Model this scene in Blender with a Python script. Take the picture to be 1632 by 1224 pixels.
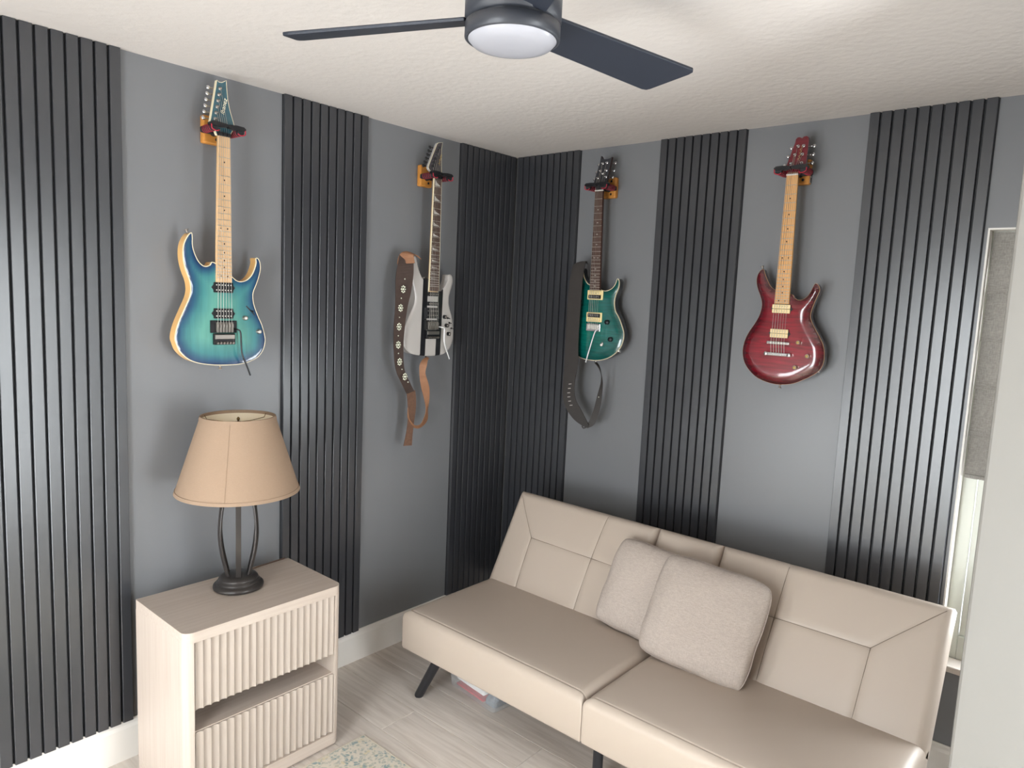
import bpy, bmesh, math, random
from mathutils import Vector, Matrix
random.seed(7)
scene = bpy.context.scene
for o in list(bpy.data.objects):
    bpy.data.objects.remove(o)
COL = scene.collection

# ------------------------------------------------------------------ camera
F_PX = 1129.55
CAM = Vector((2.5504, -2.9213, 1.6941))
YAW, PITCH, ROLL = 2.2814, -0.1179, 0.0447
_f = Vector((math.cos(PITCH)*math.cos(YAW), math.cos(PITCH)*math.sin(YAW), math.sin(PITCH)))
_r = Vector((math.sin(YAW), -math.cos(YAW), 0.0))
_u = _r.cross(_f)
_c, _s = math.cos(ROLL), math.sin(ROLL)
r_ax, u_ax = _r*_c + _u*_s, _u*_c - _r*_s
cam_d = bpy.data.cameras.new('camera')
cam_d.sensor_width = 36.0
cam_d.lens = F_PX/1632.0*36.0
cam_d.clip_start = 0.02
cam = bpy.data.objects.new('camera', cam_d)
COL.objects.link(cam)
m = Matrix((r_ax, u_ax, -_f)).transposed().to_4x4()
m.translation = CAM
cam.matrix_world = m
scene.camera = cam

# ------------------------------------------------------------------ sky, sun, exposure
SUN_DIR = Vector((-0.05, 1.0, -0.85)).normalized()     # sun comes in through the added openings behind the camera
world = bpy.data.worlds.new('sky')
scene.world = world
world.use_nodes = True
bg = world.node_tree.nodes['Background']
bg.inputs[0].default_value = (0.92, 0.96, 1.0, 1.0)
bg.inputs[1].default_value = 20.0
sun_d = bpy.data.lights.new('sun', 'SUN')
sun_d.energy = 14.0
sun_d.angle = 0.02
sun_d.color = (1.0, 0.93, 0.84)
sun = bpy.data.objects.new('sun', sun_d)
COL.objects.link(sun)
sun.rotation_euler = SUN_DIR.to_track_quat('-Z', 'Y').to_euler()
scene.view_settings.view_transform = 'Standard'
scene.view_settings.look = 'None'
scene.view_settings.exposure = -0.12
scene.view_settings.gamma = 1.0
scene.view_settings.use_curve_mapping = False
scene.cycles.max_bounces = 10
scene.cycles.diffuse_bounces = 6
scene.cycles.glossy_bounces = 4
scene.cycles.transmission_bounces = 8
scene.cycles.sample_clamp_indirect = 8.0
scene.cycles.caustics_reflective = False
scene.cycles.caustics_refractive = False
scene.cycles.use_denoising = True
scene.cycles.use_guiding = True


def portal(name, loc, direction, sx, sy):
    d = bpy.data.lights.new(name, 'AREA')
    d.shape = 'RECTANGLE'
    d.size, d.size_y = sx, sy
    d.cycles.is_portal = True
    o = bpy.data.objects.new(name, d)
    COL.objects.link(o)
    o.location = loc
    o.rotation_euler = Vector(direction).to_track_quat('-Z', 'Z').to_euler()


WALL_T = 0.14
RX, BY = 3.4, -3.75           # far right wall, back wall
H = 2.44
WIN = (2.15, 3.05, 0.45, 2.01)      # window in the right hand wall (x0, x1, z0, z1)
ADDED_LOW = (0.12, 0.82, 0.06, 1.08)     # unseen low window added behind the camera to light upwards
ADDED_DOOR = (1.20, 2.05, 0.02, 2.05)    # unseen glazed door beside it, added for more light
ADDED_SIDE = (-1.90, -1.24, 0.02, 2.05)   # unseen sidelight added as fill, right hand end wall (y0, y1, z0, z1)
portal('window_portal', (2.6, 0.11, 0.88), (0, -1, 0), 0.82, 0.7)
portal('added_low_window_portal', (0.47, BY - 0.10, 0.57), (0, 1, 0), 0.70, 1.02)
portal('added_door_portal', (1.625, BY - 0.10, 1.03), (0, 1, 0), 0.85, 2.03)
portal('added_sidelight_portal', (RX + 0.10, -1.57, 1.03), (-1, 0, 0), 0.66, 2.0)


# ------------------------------------------------------------------ helpers
def srgb(r, g, b):
    def f(c):
        c /= 255.0
        return c/12.92 if c <= 0.04045 else ((c + 0.055)/1.055)**2.4
    return (f(r), f(g), f(b), 1.0)


class MB:
    """collects vertices and faces; build() links them as one mesh object"""
    def __init__(self):
        self.v, self.f, self.mi, self.sm = [], [], [], []

    def add(self, vs, fs, mi=0, smooth=False):
        o = len(self.v)
        self.v += [tuple(p) for p in vs]
        self.f += [tuple(i + o for i in f) for f in fs]
        self.mi += [mi]*len(fs)
        self.sm += [smooth]*len(fs)
        return self

    def box(self, x0, x1, y0, y1, z0, z1, mi=0):
        vs = [(x, y, z) for x in (x0, x1) for y in (y0, y1) for z in (z0, z1)]
        fs = [(0, 1, 3, 2), (4, 6, 7, 5), (0, 4, 5, 1), (2, 3, 7, 6), (0, 2, 6, 4), (1, 5, 7, 3)]
        return self.add(vs, fs, mi)

    def obox(self, c, ax, ay, az, mi=0):
        c, ax, ay, az = Vector(c), Vector(ax), Vector(ay), Vector(az)
        vs = [c + i*ax + j*ay + k*az for i in (-.5, .5) for j in (-.5, .5) for k in (-.5, .5)]
        fs = [(0, 1, 3, 2), (4, 6, 7, 5), (0, 4, 5, 1), (2, 3, 7, 6), (0, 2, 6, 4), (1, 5, 7, 3)]
        return self.add(vs, fs, mi)

    def tube(self, pts, r, n=8, mi=0, caps=True, smooth=True):
        pts = [Vector(p) for p in pts]
        rs = r if isinstance(r, (list, tuple)) else [r]*len(pts)
        t0 = (pts[1] - pts[0]).normalized()
        a = t0.orthogonal().normalized()
        vs, fs = [], []
        for i, p in enumerate(pts):
            if i == 0: t = pts[1] - pts[0]
            elif i == len(pts) - 1: t = pts[-1] - pts[-2]
            else: t = pts[i + 1] - pts[i - 1]
            t.normalize()
            a = (a - t*a.dot(t)).normalized()
            b = t.cross(a)
            for k in range(n):
                w = 2*math.pi*k/n
                vs.append(p + (a*math.cos(w) + b*math.sin(w))*rs[i])
        for i in range(len(pts) - 1):
            for k in range(n):
                fs.append((i*n + k, i*n + (k + 1) % n, (i + 1)*n + (k + 1) % n, (i + 1)*n + k))
        self.add(vs, fs, mi, smooth)
        if caps:
            self.add(vs[:n], [tuple(reversed(range(n)))], mi)
            self.add(vs[-n:], [tuple(range(n))], mi)
        return self

    def lathe(self, prof, n=32, o=(0, 0, 0), axis=(0, 0, 1), mi=0, smooth=True):
        ax = Vector(axis).normalized()
        a = ax.orthogonal().normalized() if abs(ax.z) < .999 else Vector((1, 0, 0))
        b = ax.cross(a)
        o = Vector(o)
        vs, fs = [], []
        for (r, h) in prof:
            for k in range(n):
                w = 2*math.pi*k/n
                vs.append(o + ax*h + (a*math.cos(w) + b*math.sin(w))*r)
        for i in range(len(prof) - 1):
            for k in range(n):
                fs.append((i*n + k, i*n + (k + 1) % n, (i + 1)*n + (k + 1) % n, (i + 1)*n + k))
        self.add(vs, fs, mi, smooth)
        if prof[0][0] > 1e-6: self.add(vs[:n], [tuple(reversed(range(n)))], mi)
        if prof[-1][0] > 1e-6: self.add(vs[-n:], [tuple(range(n))], mi)
        return self

    def cyl(self, p0, p1, r, n=16, mi=0):
        return self.tube([p0, p1], r, n, mi)

    def prism(self, outline, y0, y1, mi=0, mi_side=None, inset=0.0, depth=0.0):
        """outline in (x, z); front at y1 (towards -y), back at y0"""
        n = len(outline)
        mi_side = mi if mi_side is None else mi_side
        vs = [(x, y0, z) for x, z in outline] + [(x, y1, z) for x, z in outline]
        self.add(vs, [tuple(range(n))], mi_side)
        self.add(vs, [tuple(range(2*n - 1, n - 1, -1))], mi)
        self.add(vs, [(i, (i + 1) % n, n + (i + 1) % n, n + i) for i in range(n)], mi_side)
        return self

    def grid(self, P, nu, nv, mi=0, smooth=True):
        """P(i, j) -> point"""
        vs = [P(i, j) for j in range(nv) for i in range(nu)]
        fs = [(j*nu + i, j*nu + i + 1, (j + 1)*nu + i + 1, (j + 1)*nu + i) for j in range(nv - 1) for i in range(nu - 1)]
        return self.add(vs, fs, mi, smooth)

    def build(self, name, mats, parent=None, loc=None, bevel=0.0, seg=2, fix=True, weld=False):
        me = bpy.data.meshes.new(name)
        me.from_pydata([tuple(p) for p in self.v], [], self.f)
        mats = mats if isinstance(mats, (list, tuple)) else [mats]
        for m_ in mats: me.materials.append(m_)
        me.polygons.foreach_set('material_index', self.mi)
        me.polygons.foreach_set('use_smooth', self.sm)
        if fix or weld:
            b = bmesh.new(); b.from_mesh(me)
            if weld: bmesh.ops.remove_doubles(b, verts=b.verts, dist=1e-5)
            bmesh.ops.recalc_face_normals(b, faces=b.faces)
            b.to_mesh(me); b.free()
        me.update()
        o = bpy.data.objects.new(name, me)
        COL.objects.link(o)
        if parent is not None: o.parent = parent
        if loc is not None: o.location = loc
        if bevel > 0:
            md = o.modifiers.new('bevel', 'BEVEL')
            md.width, md.segments, md.limit_method, md.angle_limit = bevel, seg, 'ANGLE', math.radians(40)
            md.harden_normals = False
        return o


def tag(o, label=None, cat=None, group=None, kind=None):
    if label: o['label'] = label
    if cat: o['category'] = cat
    if group: o['group'] = group
    if kind: o['kind'] = kind
    return o


def empty(name, loc=(0, 0, 0), rz=0.0):
    o = bpy.data.objects.new(name, None)
    o.empty_display_size = 0.1
    COL.objects.link(o)
    o.location = loc
    o.rotation_euler = (0, 0, rz)
    return o


def struct(o):
    o['kind'] = 'structure'
    return o


def smooth_closed(pts, sub=6):
    """Catmull-Rom through a closed list of (x, z)"""
    n = len(pts); out = []
    for i in range(n):
        p0, p1, p2, p3 = pts[i - 1], pts[i], pts[(i + 1) % n], pts[(i + 2) % n]
        for k in range(sub):
            t = k/sub
            out.append(tuple(0.5*((2*p1[d]) + (-p0[d] + p2[d])*t + (2*p0[d] - 5*p1[d] + 4*p2[d] - p3[d])*t*t + (-p0[d] + 3*p1[d] - 3*p2[d] + p3[d])*t**3) for d in range(len(p1))))
    return out


def smooth_open(pts, sub=6):
    P = [tuple(2*a - b for a, b in zip(pts[0], pts[1]))] + list(pts) + [tuple(2*a - b for a, b in zip(pts[-1], pts[-2]))]
    out = []
    for i in range(1, len(P) - 2):
        p0, p1, p2, p3 = P[i - 1], P[i], P[i + 1], P[i + 2]
        for k in range(sub):
            t = k/sub
            out.append(tuple(0.5*((2*p1[d]) + (-p0[d] + p2[d])*t + (2*p0[d] - 5*p1[d] + 4*p2[d] - p3[d])*t*t + (-p0[d] + 3*p1[d] - 3*p2[d] + p3[d])*t**3) for d in range(len(p1))))
    out.append(tuple(pts[-1]))
    return out


# ------------------------------------------------------------------ materials
def mat(name, col, rough=0.5, metal=0.0, spec=0.5, coat=0.0, coat_rough=0.05, noise=None, bump=None, trans=0.0, sheen=0.0, ior=1.45):
    """noise = (scale, amount, stretch xyz) colour variation; bump = (scale, strength, distance)"""
    m_ = bpy.data.materials.new(name)
    m_.use_nodes = True
    nt = m_.node_tree
    p = nt.nodes['Principled BSDF']
    p.inputs['Base Color'].default_value = col
    p.inputs['Roughness'].default_value = rough
    p.inputs['Metallic'].default_value = metal
    p.inputs['Specular IOR Level'].default_value = spec
    p.inputs['Coat Weight'].default_value = coat
    p.inputs['Coat Roughness'].default_value = coat_rough
    p.inputs['Transmission Weight'].default_value = trans
    p.inputs['Sheen Weight'].default_value = sheen
    p.inputs['IOR'].default_value = ior
    tc = None
    if noise or bump:
        tc = nt.nodes.new('ShaderNodeTexCoord')
    if noise:
        mp = nt.nodes.new('ShaderNodeMapping')
        mp.inputs['Scale'].default_value = noise[2] if len(noise) > 2 else (1, 1, 1)
        nz = nt.nodes.new('ShaderNodeTexNoise')
        nz.inputs['Scale'].default_value = noise[0]
        nz.inputs['Detail'].default_value = 5
        mx = nt.nodes.new('ShaderNodeMix'); mx.data_type = 'RGBA'
        a = noise[1]
        mx.inputs[6].default_value = tuple(c*(1 - a) for c in col[:3]) + (1,)
        mx.inputs[7].default_value = tuple(min(1, c*(1 + a)) for c in col[:3]) + (1,)
        nt.links.new(tc.outputs['Object'], mp.inputs[0])
        nt.links.new(mp.outputs[0], nz.inputs['Vector'])
        nt.links.new(nz.outputs[0], mx.inputs[0])
        nt.links.new(mx.outputs[2], p.inputs['Base Color'])
    if bump:
        nb = nt.nodes.new('ShaderNodeTexNoise')
        nb.inputs['Scale'].default_value = bump[0]
        nb.inputs['Detail'].default_value = bump[3] if len(bump) > 3 else 4
        bp = nt.nodes.new('ShaderNodeBump')
        bp.inputs['Strength'].default_value = bump[1]
        bp.inputs['Distance'].default_value = bump[2]
        nt.links.new(tc.outputs['Object'], nb.inputs['Vector'])
        nt.links.new(nb.outputs[0], bp.inputs['Height'])
        nt.links.new(bp.outputs[0], p.inputs['Normal'])
    return m_


M = {}
M['wall'] = mat('grey_wall_paint', srgb(118, 119, 122), 0.30, bump=(60, 0.08, 0.002))
M['white_wall'] = mat('cream_wall_paint', srgb(196, 191, 184), 0.6, bump=(50, 0.08, 0.002))
M['partition'] = mat('darkened_cream_paint', srgb(134, 131, 126), 0.7, bump=(50, 0.08, 0.002))  # cream wall paint, darkened to offset the strong light on the partition
M['ceiling'] = mat('knockdown_ceiling', srgb(206, 199, 194), 0.85, bump=(38, 0.35, 0.006, 3))
M['trim'] = mat('white_trim_paint', srgb(226, 222, 216), 0.35)
M['slat'] = mat('charcoal_slat', srgb(52, 53, 57), 0.28, spec=1.0, noise=(30, 0.06, (1, 1, 0.05)))
M['backing'] = mat('slat_backing', srgb(30, 31, 34), 0.6)
M['floor_base'] = mat('floor_joint', srgb(120, 110, 100), 0.7)

# ------------------------------------------------------------------ room shell
def wall_with_hole(x0, x1, z0, z1, hole, y0, y1):
    a, b, c, d = hole
    mb = MB()
    mb.box(x0, a, y0, y1, z0, z1); mb.box(b, x1, y0, y1, z0, z1)
    mb.box(a, b, y0, y1, z0, c); mb.box(a, b, y0, y1, d, z1)
    return mb


struct(MB().box(-WALL_T, 0, BY - WALL_T, WALL_T, 0, H).build('wall_left', M['wall']))
struct(wall_with_hole(0, RX, 0, H, WIN, 0, WALL_T).build('wall_back', M['wall']))
mb = wall_with_hole(0, 1.1, 0, H, ADDED_LOW, BY - WALL_T, BY)
mb2 = wall_with_hole(1.1, RX, 0, H, ADDED_DOOR, BY - WALL_T, BY)
mb.add(mb2.v, mb2.f)
struct(mb.build('wall_front', M['white_wall']))
mb = MB()
mb.box(RX, RX + WALL_T, BY - WALL_T, ADDED_SIDE[0], 0, H); mb.box(RX, RX + WALL_T, ADDED_SIDE[1], WALL_T, 0, H)
mb.box(RX, RX + WALL_T, ADDED_SIDE[0], ADDED_SIDE[1], 0, ADDED_SIDE[2]); mb.box(RX, RX + WALL_T, ADDED_SIDE[0], ADDED_SIDE[1], ADDED_SIDE[3], H)
struct(mb.build('wall_right', M['white_wall']))
struct(MB().box(-WALL_T, RX + WALL_T, BY - WALL_T, WALL_T, H, H + 0.12).build('ceiling', M['ceiling']))
# short partition in front of the window, its free end seen at the right of the photograph
struct(MB().box(2.354, RX, -1.15, -1.05, 0, H).build('wall_partition', M['partition'], bevel=0.006))
floor = struct(MB().box(-WALL_T, RX + WALL_T, BY - WALL_T, WALL_T, -0.12, -0.004).build('floor', M['floor_base']))

# baseboards (colonial profile: flat board with a small eased top)
def baseboard(name, x0, x1, along):
    prof = [(0, 0), (0.014, 0), (0.014, 0.118), (0.011, 0.130), (0.006, 0.138), (0.004, 0.1445), (0, 0.1445)]
    mb = MB(); vs = []
    for s in (x0, x1):
        for d, z in prof:
            vs.append((d, -s, z) if along == 'y' else (s, -d, z))
    n = len(prof)
    mb.add(vs, [(i, (i + 1) % n, n + (i + 1) % n, n + i) for i in range(n)] + [tuple(range(n)), tuple(range(n, 2*n))])
    return struct(mb.build(name, M['trim']))


baseboard('baseboard_left', 0, -BY, 'y')
baseboard('baseboard_back', 0.014, RX, 'x')

# floor planks, running along x, each its own board
def plank_material():
    m_ = mat('pale_oak_plank', srgb(198, 187, 177), 0.42, spec=0.4)
    nt = m_.node_tree; p = nt.nodes['Principled BSDF']
    tc = nt.nodes.new('ShaderNodeTexCoord'); mp = nt.nodes.new('ShaderNodeMapping')
    mp.inputs['Scale'].default_value = (1.6, 22, 1)
    oi = nt.nodes.new('ShaderNodeObjectInfo')
    ad = nt.nodes.new('ShaderNodeVectorMath'); ad.operation = 'ADD'
    mu = nt.nodes.new('ShaderNodeMath'); mu.operation = 'MULTIPLY'; mu.inputs[1].default_value = 37.0
    nz = nt.nodes.new('ShaderNodeTexNoise'); nz.inputs['Scale'].default_value = 2.2; nz.inputs['Detail'].default_value = 7; nz.inputs['Distortion'].default_value = 0.8
    cr = nt.nodes.new('ShaderNodeValToRGB')
    cr.color_ramp.elements[0].position = 0.28; cr.color_ramp.elements[0].color = srgb(198, 187, 177)
    cr.color_ramp.elements[1].position = 0.72; cr.color_ramp.elements[1].color = srgb(224, 215, 206)
    hs = nt.nodes.new('ShaderNodeHueSaturation')
    mr = nt.nodes.new('ShaderNodeMapRange'); mr.inputs[3].default_value = 0.93; mr.inputs[4].default_value = 1.05
    L = nt.links.new
    L(tc.outputs['Object'], mp.inputs[0]); L(oi.outputs['Random'], mu.inputs[0]); L(mp.outputs[0], ad.inputs[0]); L(mu.outputs[0], ad.inputs[1])
    L(ad.outputs[0], nz.inputs['Vector']); L(nz.outputs[0], cr.inputs[0]); L(cr.outputs[0], hs.inputs['Color'])
    L(oi.outputs['Random'], mr.inputs[0]); L(mr.outputs[0], hs.inputs['Value']); L(hs.outputs[0], p.inputs['Base Color'])
    return m_


M['plank'] = plank_material()
PW, PL = 0.178, 1.22
rows = int(-BY/PW) + 1
full = None
for r in range(rows):
    y1 = -r*PW; y0 = max(y1 - PW, BY)
    x = -((r*0.43) % 1.0)*PL
    while x < RX:
        a, b = max(x, 0.0), min(x + PL, RX)
        if b - a > 0.02 and y1 - y0 > 0.02:
            if b - a > PL - 1e-6 and y1 - y0 > PW - 1e-6:
                if full is None:
                    mb = MB(); g = 0.0008
                    mb.box(g, PL - g, g, PW - g, -0.008, 0.0)
                    full = mb.build('plank', M['plank'], floor, loc=(a, y0, 0), bevel=0.0012, seg=1)
                else:
                    o = full.copy(); COL.objects.link(o); o.location = (a, y0, 0)
            else:
                mb = MB(); g = 0.0008
                mb.box(g, b - a - g, g, y1 - y0 - g, -0.008, 0.0)
                mb.build('plank', M['plank'], floor, loc=(a, y0, 0), bevel=0.0012, seg=1)
        x += PL

# ------------------------------------------------------------------ window in the right hand wall
M['vinyl'] = mat('white_vinyl', srgb(214, 216, 206), 0.35)
M['sill'] = mat('stone_sill', srgb(205, 196, 188), 0.4, noise=(14, 0.08))
M['glass'] = bpy.data.materials.new('window_glass')
M['glass'].use_nodes = True
_nt = M['glass'].node_tree
_nt.nodes.remove(_nt.nodes['Principled BSDF'])
_a = _nt.nodes.new('ShaderNodeBsdfTransparent'); _a.inputs[0].default_value = (0.985, 0.99, 0.985, 1)
_b = _nt.nodes.new('ShaderNodeBsdfGlossy'); _b.inputs['Roughness'].default_value = 0.02
_m = _nt.nodes.new('ShaderNodeMixShader'); _m.inputs[0].default_value = 0.04
_nt.links.new(_a.outputs[0], _m.inputs[1]); _nt.links.new(_b.outputs[0], _m.inputs[2]); _nt.links.new(_m.outputs[0], _nt.nodes['Material Output'].inputs[0])
x0, x1, z0, z1 = WIN
win = struct(empty('window_1', (x0, 0.07, z0)))


def wpart(mb, name, m_, **k):
    return mb.build(name, m_, win, loc=(-x0, -0.07, -z0), **k)


mb = MB()
mb.box(x0 + .001, x0 + 0.05, 0.062, 0.112, z0 + .001, z1 - .001); mb.box(x1 - 0.05, x1 - .001, 0.062, 0.112, z0 + .001, z1 - .001)
mb.box(x0 + 0.05, x1 - 0.05, 0.062, 0.112, z1 - 0.05, z1 - .001); mb.box(x0 + 0.05, x1 - 0.05, 0.062, 0.112, z0 + .001, z0 + 0.09)
wpart(mb, 'window_frame', M['vinyl'], bevel=0.003)
mb = MB()
for (a, b, c, d) in ((x0 + .052, x0 + .088, z0 + .092, 1.255), (x1 - .088, x1 - .052, z0 + .092, 1.255), (x0 + .088, x1 - .088, z0 + .092, z0 + .135), (x0 + .088, x1 - .088, 1.215, 1.255)):
    mb.box(a, b, 0.070, 0.098, c, d)
sash = wpart(mb, 'sash', M['vinyl'], bevel=0.003)
mb = MB(); mb.box(x0 + .09, x1 - .09, 0.082, 0.086, z0 + .137, 1.213)
mb.build('pane', M['glass'], sash)
mb = MB()
for (a, b, c, d) in ((x0 + .052, x0 + .085, 1.26, z1 - .052), (x1 - .085, x1 - .052, 1.26, z1 - .052), (x0 + .085, x1 - .085, 1.26, 1.295), (x0 + .085, x1 - .085, z1 - .09, z1 - .052)):
    mb.box(a, b, 0.085, 0.110, c, d)
sash2 = wpart(mb, 'sash', M['vinyl'], bevel=0.003)
mb = MB(); mb.box(x0 + .087, x1 - .087, 0.096, 0.100, 1.297, z1 - .092)
mb.build('pane', M['glass'], sash2)
wpart(MB().box(x0 - 0.012, x1 + 0.012, -0.028, 0.061, z0 - 0.020, z0 + 0.004), 'window_sill', M['sill'], bevel=0.004)
mb = MB()   # painted plaster returns
mb.box(x0, x0 + .006, 0.0, 0.061, z0 + .004, z1); mb.box(x1 - .006, x1, 0.0, 0.061, z0 + .004, z1); mb.box(x0 + .006, x1 - .006, 0.0, 0.061, z1 - .006, z1)
wpart(mb, 'window_return', M['trim'])

# roman shade inside the recess, its folds hanging one below the other
def linen(name, col, trl, scale=420, con=.12):
    m_ = mat(name, col, 0.9, spec=0.1)
    nt = m_.node_tree; p = nt.nodes['Principled BSDF']
    tc = nt.nodes.new('ShaderNodeTexCoord')
    out = None
    nz1 = nt.nodes.new('ShaderNodeTexNoise'); nz2 = nt.nodes.new('ShaderNodeTexNoise')
    for nz, sc in ((nz1, (scale, scale, scale*.16)), (nz2, (scale*.16, scale*.16, scale))):
        mp = nt.nodes.new('ShaderNodeMapping'); mp.inputs['Scale'].default_value = sc
        nt.links.new(tc.outputs['Object'], mp.inputs[0]); nt.links.new(mp.outputs[0], nz.inputs['Vector'])
        nz.inputs['Scale'].default_value = 1.0; nz.inputs['Detail'].default_value = 3
    av = nt.nodes.new('ShaderNodeMix'); av.data_type = 'FLOAT'; av.inputs[0].default_value = 0.5
    nt.links.new(nz1.outputs[0], av.inputs[2]); nt.links.new(nz2.outputs[0], av.inputs[3])
    cr = nt.nodes.new('ShaderNodeValToRGB')
    cr.color_ramp.elements[0].position = 0.35; cr.color_ramp.elements[0].color = tuple(c*(1 - con) for c in col[:3]) + (1,)
    cr.color_ramp.elements[1].position = 0.65; cr.color_ramp.elements[1].color = tuple(min(1, c*(1 + con)) for c in col[:3]) + (1,)
    nt.links.new(av.outputs[0], cr.inputs[0]); nt.links.new(cr.outputs[0], p.inputs['Base Color'])
    bp = nt.nodes.new('ShaderNodeBump'); bp.inputs['Strength'].default_value = 0.35; bp.inputs['Distance'].default_value = 0.0008
    nt.links.new(av.outputs[0], bp.inputs['Height']); nt.links.new(bp.outputs[0], p.inputs['Normal'])
    if trl > 0:
        tl = nt.nodes.new('ShaderNodeBsdfTranslucent'); ms = nt.nodes.new('ShaderNodeMixShader'); ms.inputs[0].default_value = trl
        nt.links.new(cr.outputs[0], tl.inputs[0])
        nt.links.new(p.outputs[0], ms.inputs[1]); nt.links.new(tl.outputs[0], ms.inputs[2])
        nt.links.new(ms.outputs[0], nt.nodes['Material Output'].inputs[0])
    return m_


M['shade_linen'] = linen('grey_linen', srgb(168, 164, 158), 0.30, 420, .22)
shade = empty('roman_shade', (x0 + .45, 0.035, z1 - .02))
tag(shade, 'grey linen roman shade half lowered in the window recess', 'window shade')
zz = [2.0, 1.80, 1.635, 1.468, 1.30, 1.152]
for k in range(5):
    zt, zb = zz[k], zz[k + 1]
    mb = MB()
    def P(i, j, off=0.0):
        t = j/10
        y = 0.050 - 0.012*math.sin(t*math.pi*0.5)**2*1.0 - (0.006 if t > .95 else 0) - off
        return (x0 + .012 + i*(x1 - x0 - .024), y + 0.002*math.sin(7*t + k), zt - (zt - zb + .012)*t)
    mb.grid(lambda i, j: P(i, j), 2, 11); mb.grid(lambda i, j: P(i, j, -0.0015), 2, 11)
    mb.build('fold', M['shade_linen'], shade, loc=(-(x0 + .45), -0.035, -(z1 - .02)), fix=False)
MB().box(x0 + .012, x1 - .012, 0.030, 0.050, 1.135, 1.150).build('hem_bar', M['shade_linen'], shade, loc=(-(x0 + .45), -0.035, -(z1 - .02)), bevel=.004)

# ------------------------------------------------------------------ unseen openings added for light: low window and door behind, sidelight right
for nm, fr, (dx0, dx1, dz0, dz1) in (('added_low_window', 'window_frame', ADDED_LOW), ('added_glazed_door', 'added_door_frame', ADDED_DOOR)):
    unit = struct(empty(nm, (dx0, BY - 0.07, dz0)))
    mb = MB()
    for (a, b, c, d) in ((dx0, dx0 + .05, dz0, dz1), (dx1 - .05, dx1, dz0, dz1), (dx0 + .05, dx1 - .05, dz1 - .06, dz1), (dx0 + .05, dx1 - .05, dz0, dz0 + .06)):
        mb.box(a, b, BY - .10, BY - .05, c, d)
    mb.build(fr, M['vinyl'], unit, loc=(-dx0, -(BY - .07), -dz0), bevel=.003)
    MB().box(dx0 + .05, dx1 - .05, BY - .077, BY - .073, dz0 + .06, dz1 - .06).build('pane', M['glass'], unit, loc=(-dx0, -(BY - .07), -dz0))

side = struct(empty('added_sidelight', (RX + .07, ADDED_SIDE[0], ADDED_SIDE[2])))
mb = MB()
for (a, b, c, d) in ((ADDED_SIDE[0], ADDED_SIDE[0] + .05, ADDED_SIDE[2], ADDED_SIDE[3]), (ADDED_SIDE[1] - .05, ADDED_SIDE[1], ADDED_SIDE[2], ADDED_SIDE[3]), (ADDED_SIDE[0] + .05, ADDED_SIDE[1] - .05, ADDED_SIDE[3] - .06, ADDED_SIDE[3]), (ADDED_SIDE[0] + .05, ADDED_SIDE[1] - .05, ADDED_SIDE[2], ADDED_SIDE[2] + .06)):
    mb.box(RX + .05, RX + .10, a, b, c, d)
mb.build('window_frame', M['vinyl'], side, loc=(-(RX + .07), -ADDED_SIDE[0], -ADDED_SIDE[2]), bevel=.003)
MB().box(RX + .073, RX + .077, ADDED_SIDE[0] + .05, ADDED_SIDE[1] - .05, ADDED_SIDE[2] + .06, ADDED_SIDE[3] - .06).build('pane', M['glass'], side, loc=(-(RX + .07), -ADDED_SIDE[0], -ADDED_SIDE[2]))

# ------------------------------------------------------------------ slatted wall panels (ten ribs each)
PITCH_S, SLD = 0.04045, 0.0175


def slat_mesh():
    # cross-section of one rib: flat face, slanted flanks (x across, -y out of the wall)
    w = PITCH_S
    prof = [(0.0026, -0.004), (0.0040, -SLD + .0010), (0.0050, -SLD), (w - 0.0050, -SLD), (w - 0.0040, -SLD + .0010), (w - 0.0026, -0.004)]
    n = len(prof); vs = []
    for z in (0.0, 1.0):
        for x, y in prof: vs.append((x, y, z))
    mb = MB()
    mb.add(vs, [(i, i + 1, n + i + 1, n + i) for i in range(n - 1)] + [tuple(range(n)), tuple(range(2*n - 1, n - 1, -1)), (0, n, 2*n - 1, n - 1)])
    return mb


SLAT0 = None


def slat_panel(a, wall, label, z0=0.1445, n=10, flip=False):
    """panel starting at distance a from the corner, growing away from it"""
    global SLAT0
    if wall == 'left':
        root = empty('slat_panel', (0, -a, z0), math.pi/2)      # local x -> +y ; the panel grows towards -y
        sx = lambda i: -(i + 1)*PITCH_S
        xr = (-n*PITCH_S, 0)
    else:
        root = empty('slat_panel', (a, 0, z0), 0)
        sx = lambda i: i*PITCH_S
        xr = (0, n*PITCH_S)
    tag(root, label, 'wall panel', 'charcoal slat panels on the two grey walls')
    MB().box(xr[0] + .001, xr[1] - .001, -0.0045, -0.0005, 0, H - z0 - .001).build('backing_board', M['backing'], root)
    for i in range(n):
        if SLAT0 is None:
            s = slat_mesh().build('slat', M['slat'], root)
            SLAT0 = s
        else:
            s = SLAT0.copy(); COL.objects.link(s); s.parent = root
        s.location = (sx(i), 0, 0.0)
        s.scale = (1, 1, H - z0 - .001)
    return root


slat_panel(1.9676, 'left', 'charcoal slat panel at the far left edge, beside the teal burst guitar')
slat_panel(0.982, 'left', 'charcoal slat panel behind the nightstand, between teal burst and striped guitars')
slat_panel(0.0205, 'left', 'charcoal slat panel filling the left side of the room corner')
slat_panel(0.0205, 'right', 'charcoal slat panel filling the right side of the room corner')
slat_panel(0.8662, 'right', 'charcoal slat panel between the green guitar and the red guitar')
slat_panel(1.7366, 'right', 'charcoal slat panel beside the window, right of the red guitar', )

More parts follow.
